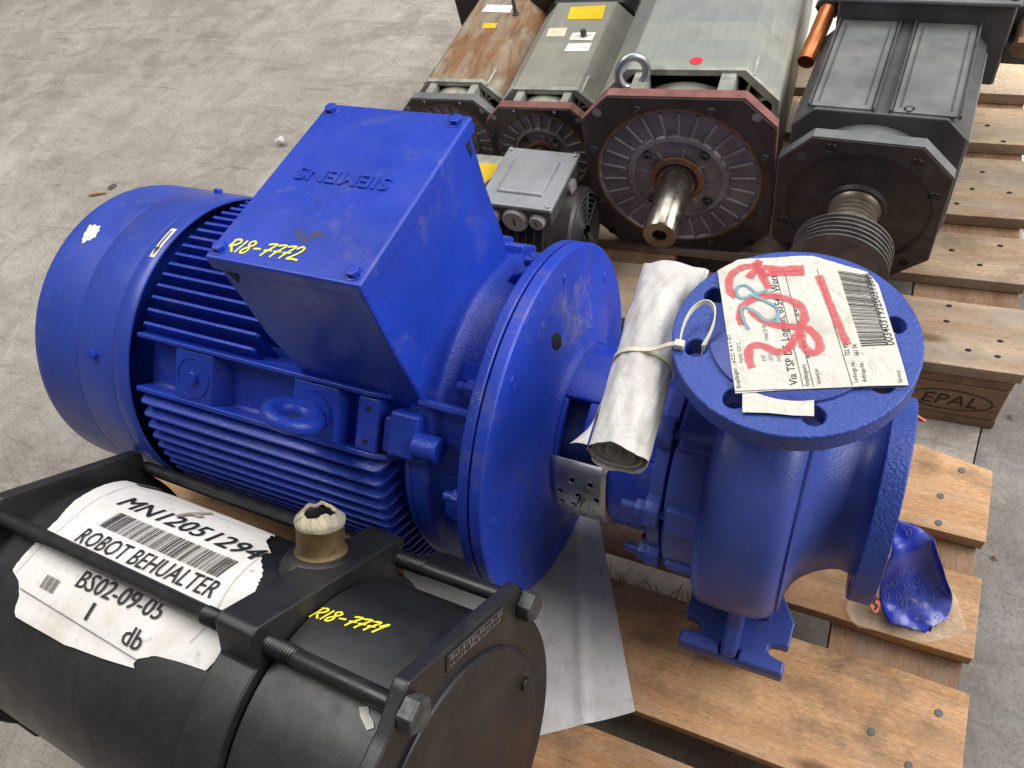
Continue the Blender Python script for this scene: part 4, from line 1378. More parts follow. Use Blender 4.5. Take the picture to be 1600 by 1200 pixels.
    m = MB(); strap(m, [Oz + p for p in bez(c + y * .0278, c + y * .029 + x * .018, head + Vector((-.012, 0, .002)), head, 12)], d); m.build('strap', M['zip'], z, smooth=60)
    m = MB(); m.box((-.0042, -.0035, -.003), (.0042, .0035, .0035), Matrix.Translation(Oz + head)); m.build('lock_head', M['zip'], z, bevel=.0008)
    pts = bez(head + Vector((0, .002, .001)), head + Vector((-.008, .052, .016)), head + Vector((.036, .052, .022)), hole + Vector((.0065, .001, .004)), 24) + [hole + Vector((.0060, 0, -.004)), hole + Vector((.003, -.002, -.03))]
    m = MB(); strap(m, [Oz + p for p in pts], Vector((0, .35, 1))); m.build('strap', M['zip'], z, smooth=60)
build_roll()

# ------------------------------------------------------------------ white sheet under the pump, blue cover by the suction flange
def build_sheet():
    # corners on the deck, with folds; sags a little into the gaps between boards
    A, B, Cc, D_ = Vector((-.470, -.150)), Vector((-.236, .012)), Vector((-.0947, -.2425)), Vector((-.330, -.402))
    nx, ny = 48, 48
    vs, fs = [], []
    for i in range(nx + 1):
        for j in range(ny + 1):
            s, q = i / nx, j / ny
            p = A * (1 - s) * (1 - q) + B * s * (1 - q) + Cc * s * q + D_ * (1 - s) * q
            z = .0022 + .0012 * max(0, math.sin(s * 11 + 7 * q + 1.5 * math.sin(9 * q))) ** 2 * (.4 + .6 * q) + .0035 * math.exp(-((s - .72 + .25 * q) / .035) ** 2) + .003 * math.exp(-((s - .9 + .12 * q) / .02) ** 2)
            gap = 0
            for g0, g1 in ((-.0935, -.055), (-.2765, -.241), (-.412, -.376)):
                if g0 < p.y < g1: gap = max(gap, math.sin(math.pi * (p.y - g0) / (g1 - g0)))
            z -= .0035 * gap
            vs.append((p.x + .28, p.y + .2, z))
    for i in range(nx):
        for j in range(ny):
            q = i * (ny + 1) + j
            fs.append((q, q + ny + 1, q + ny + 2, q + 1))
    m = MB(); m.add(vs, fs)
    o = m.build('plastic_sheet', M['sheet_white'], smooth=60)
    o.location = (-.28, -.2, 0)
    tag(o, 'dirty white sheet lying on the pallet under the big blue flange disc', 'sheet')
build_sheet()

def build_cover():
    t = thing('flange_cover', 'scuffed blue film cover in a clear bag lying beside the lower pump flange', 'cover', (.165, .02, 0))
    O = Vector((-.165, -.02, 0))
    mt, nt, b = new_mat('scuffed blue film'); n = N(nt)
    v = n.coord()
    c = n.mix(n.ramp(n.noise(v, 30, 6, .7, .6), [(.40, 0), (.68, .45)]), (.012, .035, .40), (.20, .20, .32))
    c = n.mix(n.ramp(n.noise(n.coord((40, 90, 40)), 1.2, 5), [(.62, 0), (.70, .5)]), c, (.42, .40, .38))
    nt.links.new(c, b.inputs['Base Color']); b.inputs['Roughness'].default_value = .28
    nt.links.new(n.bump(n.noise(v, 120, 4), .5, .001), b.inputs['Normal'])
    # rows from the flange down to the deck: (pixel sightings, height above deck)
    rows = [([(1402, 815), (1420, 817), (1436, 823), (1450, 834), (1458, 845)], .098),
            ([(1398, 835), (1418, 838), (1437, 842), (1452, 849), (1461, 858)], .094),
            ([(1392, 862), (1415, 858), (1436, 855), (1455, 856), (1464, 866)], .088),
            ([(1386, 882), (1412, 874), (1438, 868), (1458, 868), (1469, 880)], .074),
            ([(1380, 900), (1408, 893), (1440, 888), (1464, 888), (1477, 902)], .055),
            ([(1376, 918), (1406, 915), (1442, 912), (1470, 910), (1485, 925)], .036),
            ([(1373, 938), (1405, 938), (1440, 938), (1470, 935), (1489, 941)], .020),
            ([(1380, 958), (1408, 962), (1438, 964), (1466, 960), (1485, 955)], .014),
            ([(1392, 974), (1413, 982), (1437, 985), (1456, 982), (1477, 966)], .012)]
    def grid(rows, dz, sub=4):
        P = [[O + at(u, v_, 2, h + dz) for u, v_ in r] for r, h in rows]
        def cr(a, b, c_, d, t_): return 0.5 * ((2 * b) + (c_ - a) * t_ + (2 * a - 5 * b + 4 * c_ - d) * t_ * t_ + (3 * b - a - 3 * c_ + d) * t_ ** 3)
        def refine(L_):
            out = []
            for i in range(len(L_) - 1):
                a, b, c_, d = L_[max(i - 1, 0)], L_[i], L_[i + 1], L_[min(i + 2, len(L_) - 1)]
                out += [cr(a, b, c_, d, k / sub) for k in range(sub)]
            return out + [L_[-1]]
        Q = [refine(r) for r in P]
        Q = list(zip(*[refine(list(col)) for col in zip(*Q)]))
        h, w = len(Q), len(Q[0])
        vs = [p for r in Q for p in r]
        fs = [(i * w + j, i * w + j + 1, (i + 1) * w + j + 1, (i + 1) * w + j) for i in range(h - 1) for j in range(w - 1)]
        return vs, fs, w, h
    vs, fs, w, h = grid(rows, 0)
    rr = random.Random(6)
    for j in range(w):                       # torn lower edge
        vs[(h - 1) * w + j] = vs[(h - 1) * w + j] + Vector((rr.uniform(-.003, .003), rr.uniform(-.003, .003), 0))
    vs = [p + Vector((.0008 * math.sin(190 * p.y + 60 * p.x), .0010 * math.sin(150 * p.x), .0016 * math.sin(120 * p.x + 170 * p.y) + .0010 * math.sin(260 * p.x - 140 * p.y))) for p in vs]
    m = MB(); m.add(vs, fs)
    o = m.build('blue_film', mt, t, smooth=70)
    so = o.modifiers.new('thickness', 'SOLIDIFY'); so.thickness = .0009
    # pale rub marks on the film
    rub = MB()
    for (u, v_, k) in ((1421, 832, 0), (1446, 869, 4), (1420, 885, 4), (1408, 890, 4), (1427, 897, 5), (1396, 903, 5), (1439, 917, 6), (1411, 908, 5), (1385, 912, 5), (1415, 942, 7), (1452, 935, 7), (1441, 944, 7), (1386, 930, 6), (1398, 926, 6), (1460, 965, 8), (1455, 882, 4)):
        best = min(range(len(vs)), key=lambda i: (vs[i] - (O + at(u, v_, 2, rows[k][1]))).length)
        p = vs[best] + Vector((0, 0, .0016))
        pts = [p + Vector((.0022 * math.cos(q), .0034 * math.sin(q), .0026 * math.sin(q))) for q in [k2 * .63 for k2 in range(11)]]
        ribbon(rub, pts, .0008, lambda q: Vector((.3, -.5, .8)))
    rub.build('rub_marks', plain('rubbed film', (.11, .13, .36), .5, bump=0), o, smooth=0, fixn=False)['kind'] = 'stuff'
    # clear bag: thin yellowish film spread under and in front of the cover
    bm_, nt, b = new_mat('clear plastic bag')
    b.inputs['Base Color'].default_value = (.90, .80, .62, 1); b.inputs['Roughness'].default_value = .16
    b.inputs['Alpha'].default_value = .24
    n = N(nt); nt.links.new(n.bump(n.noise(n.coord(), 60, 5, .6, 1.5), .9, .004), b.inputs['Normal'])
    rows2 = [([(1326, 938), (1352, 936), (1380, 938), (1400, 945), (1440, 940), (1470, 930), (1492, 930)], .001),
             ([(1322, 950), (1350, 950), (1378, 952), (1404, 962), (1440, 965), (1476, 958), (1500, 958)], .003),
             ([(1328, 965), (1352, 967), (1376, 968), (1404, 980), (1440, 988), (1478, 982), (1508, 982)], .004),
             ([(1340, 980), (1362, 984), (1386, 990), (1412, 1000), (1444, 1005), (1478, 998), (1507, 988)], .001)]
    vs, fs, w, h = grid(rows2, 0)
    vs = [p + Vector((0, 0, .0022 * math.sin(55 * p.x + 80 * p.y) + .0012 * math.sin(170 * p.x - 90 * p.y) + .002)) for p in vs]
    m = MB(); m.add(vs, fs); m.build('clear_bag', bm_, t, smooth=70)
    # torn orange print on the bag
    orn = plain('orange print', (.75, .16, .09), .5, bump=0)
    pts = [O + at(u, v_, 2, .020) for u, v_ in ((1360, 946), (1368, 930), (1376, 938), (1374, 952), (1370, 958), (1364, 955))]
    m = MB(); m.add(pts, [list(range(6))]); op = m.build('torn_print', orn, t, smooth=0)
    m = MB()
    for q in ([(1364, 941), (1372, 948)], [(1369, 934), (1364, 943)], [(1371, 947), (1367, 953)]):
        ribbon(m, [O + at(u, v_, 2, .0206) for u, v_ in q], .0022, lambda p: Vector((0, 0, 1)))
    m.build('print', M['ink'], op, smooth=0, fixn=False)
build_cover()

# ------------------------------------------------------------------ row of old motors on the rear pallet
M['dark_iron'] = plain('dark oily iron', (.060, .052, .049), .42, .3, .35, 25, .3, 300, dirt=(.075, .055, .045), dirt_at=(.5, .75))
M['mauve_iron'] = plain('weathered casting', (.25, .23, .235), .50, .2, .3, 22, .35, 260, dirt=(.10, .075, .055), dirt_at=(.52, .76))
M['red_edge'] = plain('red-brown primer', (.20, .072, .062), .50, 0, .3, 40, .3, 400, dirt=(.30, .21, .20), dirt_at=(.58, .78))
M['rust_ring'] = plain('rusty ring', (.24, .12, .065), .5, .5, .3, 60, .3)
M['grey_dark'] = plain('dark grey enamel', (.075, .075, .078), .36, .1, .25, 20, .25, 300, dirt=(.15, .145, .14), dirt_at=(.55, .78))
M['grey_mid'] = plain('scuffed grey enamel', (.16, .165, .165), .36, .15, .2, 20, .25, 300, dirt=(.26, .25, .24), dirt_at=(.5, .75))
EDGE['dark grey enamel'] = worn('grey enamel, rubbed edge', (.09, .09, .092), (.24, .24, .24), .35)
EDGE['scuffed grey enamel'] = worn('grey enamel, bare edge', (.18, .18, .18), (.36, .36, .355), .35)
EDGE['red-brown primer'] = worn('primer, rubbed edge', (.24, .065, .055), (.36, .20, .18), .5)
M['lam_green'] = laminated('laminated stator', (.30, .31, .27), (.245, .26, .255), .48)
M['lam_rust'] = laminated('rusty laminated stator', (.42, .38, .29), (.36, .32, .25), .42, (.27, .135, .062))
M['lam_beige'] = laminated('beige laminated stator', (.31, .30, .245), (.27, .265, .225), .48)
M['alu'] = plain('cast aluminium', (.27, .28, .29), .5, .35, .12, 30, .15, dirt=(.36, .36, .36), dirt_at=(.55, .8))
M['frame_pale'] = plain('pale end frame', (.36, .365, .32), .42, .3, .25, 40, .2, dirt=(.17, .14, .10), dirt_at=(.5, .72))
M['yellow_plate'] = plain('yellow rating plate', (.72, .47, .015), .45, bump=0)
M['copper'] = plain('copper pipe', (.46, .155, .055), .38, .7, .25, 40, .1)
M['cream'] = plain('cream sticker', (.62, .57, .42), .6, bump=0)
M['plug_grey'] = plain('grey plastic plug', (.32, .30, .28), .5, bump=.1)
M['brown_cloth'] = plain('brown varnish', (.20, .115, .06), .4, .3)

YB = Matrix(((1, 0, 0, 0), (0, 0, 1, 0), (0, -1, 0, 0), (0, 0, 0, 1)))     # lathe axis local Z -> +Y
def ylathe(c):     # lathe whose axis points towards the viewer (-Y) at centre c
    return Matrix.Translation(c) @ Matrix(((1, 0, 0, 0), (0, 0, -1, 0), (0, 1, 0, 0), (0, 0, 0, 1)))

def spindle_motor(label, loc, yaw, fw, fh, cham, bw, bh, by0, by1, bch, lam, edge, face, shaft, ribs, roll=0.0, group='row of old motors on the rear pallet', ring=True, eye=False, flange_t=.020):
    t = thing('spindle_motor', label, 'motor', loc, yaw, group)
    zc = fh / 2
    Rr = min(fw, fh) / 2 * .90
    m = ring_plate(octa(fw, fh, cham, 0, zc), 0, zc, Rr + .001, .0022, flange_t)
    fl = m.build('flange', edge, t, bevel=.0022, seg=2)
    m = ring_plate(octa(fw - .004, fh - .004, cham, 0, zc), 0, zc, Rr, -.0003, .0024)
    m.build('face_plate', face, fl)
    for hx, hz in [(sx * (fw / 2 - cham * .62), zc + sz * (fh / 2 - cham * .62)) for sx in (-1, 1) for sz in (-1, 1)]:
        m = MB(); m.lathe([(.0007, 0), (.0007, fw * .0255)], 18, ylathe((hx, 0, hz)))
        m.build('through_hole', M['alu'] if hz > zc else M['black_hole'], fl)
    Y0 = ylathe((0, .002, zc))
    # recessed end shield
    m = MB(); m.lathe([(.0012, Rr), (.0002, Rr - .004), (-.004, Rr - .007), (-.004, Rr * .62), (-.0005, Rr * .60), (.0005, Rr * .55), (-.003, Rr * .53), (-.003, Rr * .25), (.0, Rr * .245), (.0005, Rr * .2), (.0005, 0)], 96, Y0)
    es = m.build('end_shield', M['mauve_iron'] if ring else face, t)
    if ring:
        m = MB(); m.lathe([(.0012, Rr - .0005), (.0022, Rr - .002), (.0015, Rr - .0045)], 96, Y0); m.build('seal_ring', M['rust_ring'], es)
        nr = ribs
        for k in range(nr):
            a = 360 * k / nr + 4
            X = Y0 @ Matrix.Rotation(R(a), 4, 'Z')
            m = MB(); m.prism([(Rr * .63, -.0018), (Rr * .93, -.0020), (Rr * .93, .0020), (Rr * .63, .0018)], -.0042, .0006, 'xyz', X)
            m.build('rib', M['mauve_iron'], es, bevel=.0007, seg=1)
        for k in range(8):
            a = 22.5 + 45 * k
            X = Y0 @ Matrix.Rotation(R(a + 10), 4, 'Z')
            m = MB(); m.prism([(Rr * .31, -.0014), (Rr * .43, -.0014), (Rr * .43, .0014), (Rr * .31, .0014)], -.0032, .0002, 'xyz', X)
            m.build('rib', M['mauve_iron'], es)
        for k in range(4):
            a = R(45 + 90 * k + 2)
            c = Y0 @ Vector((Rr * .48 * math.cos(a), Rr * .48 * math.sin(a), -.003))
            m = MB(); m.lathe([(0, Rr * .062), (.0022, Rr * .062), (.0022, Rr * .045), (.0065, Rr * .043), (.0065, Rr * .024), (.003, Rr * .022), (.003, 0)], 20, ylathe(c))
            m.build('screw', M['bolt_grey'], es)
        for k in range(8):
            a = R(22.5 + 45 * k)
            c = Y0 @ Vector(((Rr + .010) * math.cos(a), (Rr + .010) * math.sin(a), .002))
            m = MB(); m.lathe([(0, Rr * .050), (.0015, Rr * .050), (.0015, Rr * .040), (.0050, Rr * .038), (.0050, Rr * .020), (.002, 0)], 18, ylathe(c))
            m.build('screw', M['bolt_grey'], fl)
    if shaft:
        sr, sl = shaft
        m = MB(); m.lathe([(.0, sr * 1.62), (.004, sr * 1.60), (.005, sr * 1.3), (.003, sr * 1.18)], 48, Y0); m.build('shaft_collar', M['rust_ring'], es)
        m = MB(); m.lathe([(-.002, sr * 1.12), (.012, sr * 1.12), (.0125, sr * 1.0), (.020, sr), (sl - .003, sr), (sl, sr * .93), (sl, sr * .42), (sl - .006, sr * .36), (sl - .014, sr * .30), (sl - .014, 0)], 56, Y0)
        m.build('shaft', M['shaft_steel'], t)
    # neck drum and the two rails that tie flange and stator together
    m = MB(); m.lathe([(0, bw * .43), (by0 + .004 - flange_t, bw * .43)], 64, Matrix.Translation((0, flange_t - .002, zc)) @ YB)
    m.build('neck', M['frame_pale'], t)
    for sx in (-1, 1):
        m = MB(); m.box((sx * bw * .235 - bw * .04, flange_t - .001, zc + bh * .36), (sx * bw * .235 + bw * .04, by0 + .002, zc + bh / 2 - .004))
        m.build('rail', M['frame_pale'], t, bevel=.0015)
    for sx in (-1, 1):
        m = MB(); m.box((sx * bw * .46 - .006, flange_t - .001, zc - bh * .2), (sx * bw * .46 + .006, by0 + .002, zc + bh * .1)); m.build('rail', M['frame_pale'], t, bevel=.0015)
    # stator: a hollow eight-sided body with webs in its open corners
    o8 = octa(bw, bh, bch, 0, zc)
    i8 = octa(bw - .014, bh - .014, bch * .95, 0, zc)
    m = MB(); n = 8
    vs = [(x, by0, z) for x, z in o8] + [(x, by1, z) for x, z in o8] + [(x, by0, z) for x, z in i8] + [(x, by0 + .09, z) for x, z in i8]
    fs = [(k, (k + 1) % n, n + (k + 1) % n, n + k) for k in range(n)] + [(k, 2 * n + k, 2 * n + (k + 1) % n, (k + 1) % n) for k in range(n)] + [(2 * n + k, 3 * n + k, 3 * n + (k + 1) % n, 2 * n + (k + 1) % n) for k in range(n)] + [list(range(n, 2 * n)), list(range(3 * n, 4 * n))]
    m.add(vs, fs)
    body = m.build('stator', lam, t, bevel=.003, seg=2)
    m = MB(); m.prism(octa(bw + .0016, bh + .0016, bch, 0, zc), by0 - .0015, by0 + .0085, 'xzy')
    # open front ring
    ro = octa(bw + .0016, bh + .0016, bch, 0, zc); ri = octa(bw - .020, bh - .020, bch * .93, 0, zc)
    m = MB()
    vs = [(x, by0 - .002, z) for x, z in ro] + [(x, by0 + .008, z) for x, z in ro] + [(x, by0 + .008, z) for x, z in ri] + [(x, by0 - .002, z) for x, z in ri]
    fs = []
    for q in range(4):
        q2 = (q + 1) % 4
        for k in range(8):
            k2 = (k + 1) % 8
            fs.append((q * 8 + k, q * 8 + k2, q2 * 8 + k2, q2 * 8 + k))
    m.add(vs, fs); m.build('front_rim', M['frame_pale'], body, bevel=.0012, seg=2)
    m = MB(); m.prism(octa(bw - .016, bh - .016, bch * .93, 0, zc), by0 + .045, by0 + .050, 'xzy'); m.build('inner_wall', M['dark_iron'], body)
    for sx in (-1, 1):
        for q, (dx, dz) in enumerate(((.36, .47), (.46, .34))):
            p0 = Vector((sx * bw * .30, 0, zc + bh * .28)); p1 = Vector((sx * bw * dx, 0, zc + bh * dz))
            d = (p1 - p0); nrm = Vector((-d.z, 0, d.x)).normalized() * .0022
            m = MB(); m.prism([((p0 + nrm).x, (p0 + nrm).z), ((p1 + nrm).x, (p1 + nrm).z), ((p1 - nrm).x, (p1 - nrm).z), ((p0 - nrm).x, (p0 - nrm).z)], by0 + .001, by0 + .05, 'xzy')
            m.build('web', M['frame_pale'], body)
        m = MB(); m.box((sx * bw * .265 - .004, by0 - .001, zc), (sx * bw * .265 + .004, by0 + .05, zc + bh / 2 - .006)); m.build('web', M['frame_pale'], body)
    if eye:
        cx = -bw * .265
        top = zc + bh / 2
        yb_ = by0 - .028
        m = MB(); m.box((cx - .020, flange_t, top - .052), (cx + .016, by0 + .001, top - .030)); m.build('eye_block', M['dark_iron'], t, bevel=.002)
        m = MB(); m.lathe([(0, .0165), (.006, .0165), (.008, .011), (.016, .009)], 28, Matrix.Translation((cx, yb_, top - .030)))
        cc = Vector((cx, yb_, top + .012))
        ring_ = [cc + Vector((.0215 * math.cos(2 * math.pi * k / 40) * .90, .0215 * math.cos(2 * math.pi * k / 40) * .44, .0255 * math.sin(2 * math.pi * k / 40))) for k in range(40)]
        m.tube(ring_, .0066, 12, True)
        m.build('lifting_eye', M['zinc'], t)
    return t, zc

def stick(parent, pts, mat, name, z):
    m = MB(); m.add([(x, y, z) for x, y in pts], [list(range(len(pts)))]); return m.build(name, mat, parent, smooth=0)

# big motor with bare shaft, red-edged flange
t, zc = spindle_motor('largest motor, grey-green body, red-edged square flange and long bare shaft', (-.2575, .5125, 0), R(4.2), .292, .300, .046, .276, .282, .082, .62, .050, M['lam_green'], M['red_edge'], M['dark_iron'], (.0265, .128), 26, eye=True)
zt_ = zc + .141
m = MB(); m.lathe([(0, 0), (.0004, .0095)], 24, Matrix.Translation((.012, .103, zt_ + .0004)) ); m.build('red_dot', plain('red dot', (.62, .02, .035), .6, bump=0), t)
# greenish motor partly behind it
t2, zc2 = spindle_motor('slim grey motor with yellow plate on top, beside the largest motor', (-.535, .600, 0), R(4.2), .200, .196, .034, .188, .186, .062, .345, .034, M['lam_beige'], M['red_edge'], M['dark_iron'], (.018, .085), 22)
zs = zc2 + .0938
def sl(u, v, tt, z):
    q = at(u, v, 2, z)
    l = tt.matrix_basis.inverted() @ q
    return (l.x, l.y)
bpy.context.view_layer.update()
stick(t2, [sl(u, v, t2, zs) for u, v in ((892, 11), (947, 8), (941, 30), (886, 30))], M['yellow_plate'], 'rating_plate', zs)
stick(t2, [sl(u, v, t2, zs) for u, v in ((858, 44), (887, 43), (882, 57), (853, 57))], M['cream'], 'sticker', zs)
stick(t2, [sl(u, v, t2, zs) for u, v in ((895, 51), (932, 50), (925, 63), (889, 62))], M['label_white'], 'sticker', zs)
stick(t2, [sl(u, v, t2, zs) for u, v in ((888, 68), (925, 67), (919, 80), (881, 80))], M['label_white'], 'sticker', zs)
m = MB(); m.hexa(Vector((*sl(912, 56, t2, zs), zs)), (0, 0, 1), .006, .012); m.build('bolt', M['grey_dark'], t2)
# rusty motor at the left end of the row
t1, zc1 = spindle_motor('rust-brown motor at the left end of the row of motors', (-.727, .612, 0), R(3.5), .196, .190, .034, .184, .182, .062, .352, .036, M['lam_rust'], M['grey_mid'], M['dark_iron'], None, 22)
zs = zc1 + .0918
stick(t1, [sl(u, v, t1, zs) for u, v in ((761, 7), (802, 8), (797, 20), (752, 18))], M['label_white'], 'sticker', zs)
stick(t1, [sl(u, v, t1, zs) for u, v in ((756, 36), (778, 36), (773, 44), (753, 44))], M['yellow_plate'], 'sticker', zs)
m = MB(); q = sl(806, 22, t1, zs); m.lathe([(0, .007), (.002, .007), (.003, .0042), (.035, .0034), (.036, 0)], 16, Matrix.Translation((q[0], q[1], zs))); m.build('stud', M['grey_dark'], t1)
m = MB(); m.lathe([(0, 0), (0, .0085), (.0004, .0085), (.0004, 0)], 20, Matrix.Translation((.0, .040, zc1 + .0795))); m.build('pink_dot', plain('pink dot', (.55, .25, .24), .6, bump=0), t1)

# dark caps and boxes at the far ends of the two slim motors
def end_cap(t, label_name, y0, w, h, zc):
    m = MB(); m.prism(octa(w, h, .02, 0, zc), y0, y0 + .11, 'xzy'); m.build('end_cap', M['black_paint'], t, bevel=.004)
    m = MB(); m.box((-w / 2 - .045, y0 + .02, zc - .01), (-w / 2 + .02, y0 + .08, zc + h / 2 + .004)); m.build('connector', M['black_paint'], t, bevel=.004)
end_cap(t1, '', .354, .178, .176, zc1); end_cap(t2, '', .347, .182, .18, zc2); 

# dark grey motor with ribbed pulley shaft
def grey_motor():
    t = thing('spindle_motor', 'dark grey motor with grooved pulley on its shaft, right end of the row', 'motor', (.0085, .5200, 0), R(-1.5), 'row of old motors on the rear pallet')
    GD, GM = M['grey_dark'], M['grey_mid']
    zc = .1235
    fw, fh = .233, .247
    m = ring_plate(octa(fw, fh, .045, 0, zc), 0, zc, .105, 0, .018)
    fl = m.build('flange', GM, t, bevel=.003, seg=2)
    m = ring_plate(octa(fw - .004, fh - .004, .045, 0, zc), 0, zc, .104, -.0020, .0004); m.build('face_plate', M['dark_iron'], fl)
    for sx in (-1, 1):
        for sz in (-1, 1):
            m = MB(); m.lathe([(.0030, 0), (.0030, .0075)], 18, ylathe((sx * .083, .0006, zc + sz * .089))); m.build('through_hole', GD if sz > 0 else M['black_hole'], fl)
    for (dx, dz) in ((-.045, .108), (.098, .045), (-.1, -.04), (.06, -.108), (.066, .098)):
        m = MB(); m.lathe([(0, .0075), (.001, .0070), (-.002, .0055), (-.002, .003), (.0008, .0028), (.0008, 0)], 18, ylathe((dx, -.0022, zc + dz))); m.build('screw', M['black_rod'], fl)
    m = MB(); m.lathe([(.0014, .1045), (-.001, .1015), (-.004, .100), (-.003, .046), (.002, .042), (.002, 0)], 80, ylathe((0, 0, zc))); es = m.build('end_shield', M['dark_iron'], t)
    # grooved shaft and pulley
    prof = [(.0, .0370)]
    x = .004
    while x < .072:
        prof += [(x, .0345), (x + .006, .0345), (x + .0068, .0322), (x + .008, .0322)]; x += .0086
    prof += [(.075, .0345), (.080, .0345)]
    m = MB(); m.lathe(prof, 56, ylathe((0, -.002, zc))); m.build('shaft', plain('brown grooved steel', (.27, .22, .17), .4, .6, .3, 40, .2, dirt=(.10, .07, .045)), t)
    prof = [(.080, .026), (.080, .0650)]
    x = .080
    for k in range(5):
        prof += [(x + .0012, .0680), (x + .0032, .0680), (x + .0050, .0600), (x + .0066, .0600)]; x += .0082
    prof += [(x + .0012, .0680), (x + .003, .0680), (x + .003, .058), (x - .002, .055), (x - .002, 0)]
    m = MB(); m.lathe(prof, 80, ylathe((0, -.002, zc))); m.build('pulley', plain('worn pulley iron', (.15, .14, .13), .42, .5, .3, 40, .2, dirt=(.07, .06, .05)), t)
    # neck and body
    m = MB(); m.lathe([(.0, .100), (.085, .100)], 72, Matrix.Translation((0, .016, zc)) @ YB); m.build('neck', GM, t)
    by0, by1 = .068, .30
    m = MB(); m.prism(octa(.236, .236, .030, .004, zc), by0, by1, 'xzy'); body = m.build('housing', GD, t, bevel=.003, seg=2)
    zt = zc + .118
    for x0, x1 in ((-.090, -.008), (.020, .102)):
        m = MB(); m.box((x0, by0 + .006, zt - .002), (x1, by1 - .004, zt + .0025)); pn = m.build('panel', GM, body, bevel=.001, seg=1)
        for xx in (x0 - .005, x1 + .001):
            m = MB(); m.box((xx, by0 + .004, zt - .002), (xx + .004, by1 - .002, zt + .0062)); m.build('strip', GD, body, bevel=.001, seg=1)
        for xx in (x0 + .008, x1 - .010):
            m = MB(); m.box((xx, by0 + .016, zt + .002), (xx + .002, by1 - .02, zt + .0036)); m.build('strip', GD, pn)
    m = MB(); m.lathe([(.0028, .0075), (.0034, .0065), (.0026, .004), (-.002, .004), (-.002, 0)], 18, Matrix.Translation((.040, by0 + .014, zt))); m.build('screw', M['black_rod'], body)
    for sx in (1,):
        m = MB(); m.box((.121, by0 + .004, zc - .07), (.1245, by1 - .02, zc + .086)); m.build('side_panel', GM, body, bevel=.0012, seg=1)
    # terminal box across the far end
    m = MB(); m.box((-.100, by1 - .004, zc + .02), (.146, by1 + .16, zc + .150)); tb = m.build('terminal_box', GD, t, bevel=.005, seg=3)
    m = MB(); m.box((-.104, by1 - .010, zc + .1505), (.150, by1 + .165, zc + .158)); cv = m.build('cover', GM, tb, bevel=.003, seg=2)
    for x in (-.094, .022, .140):
        m = MB(); m.lathe([(0, .0055), (.004, .0055), (.005, .004), (.003, .0022), (.003, 0)], 16, Matrix.Translation((x, by1 + .002, zc + .158))); m.build('screw', M['bolt_grey'], cv)
    # copper stub and brass fittings
    m = MB(); p0 = Vector((-.118, by1 + .045, zc + .118)); p1 = Vector((-.128, by1 - .075, zc + .088))
    d = (p1 - p0).normalized()
    m.lathe([(0, .0), (0, .0135), ((p1 - p0).length, .0135), ((p1 - p0).length, .0115), ((p1 - p0).length - .012, .0102), ((p1 - p0).length - .012, 0)], 28, Matrix.Translation(p0) @ d.to_track_quat('Z', 'Y').to_matrix().to_4x4())
    m.build('copper_stub', M['copper'], t)
    m = MB(); m.hexa(p0 - d * .006, d, .022, .020); m.build('nut', M['bolt_grey'], t, bevel=.001)
    m = MB(); m.cyl(Vector((.168, by1 + .05, zc + .098)), Vector((.168, by1 + .002, zc + .084)), .013, 20); m.hexa(Vector((.168, by1 + .006, zc + .086)), (0, -1, -.25), .017, .012); m.build('fitting', M['brown_cloth'], t)
    m = MB(); m.box((.146, by1 + .01, zc + .05), (.194, by1 + .10, zc + .075)); m.box((.146, by1 + .05, zc + .075), (.19, by1 + .13, zc + .12)); m.build('bracket', GD, t, bevel=.002)
    return t
grey_motor()

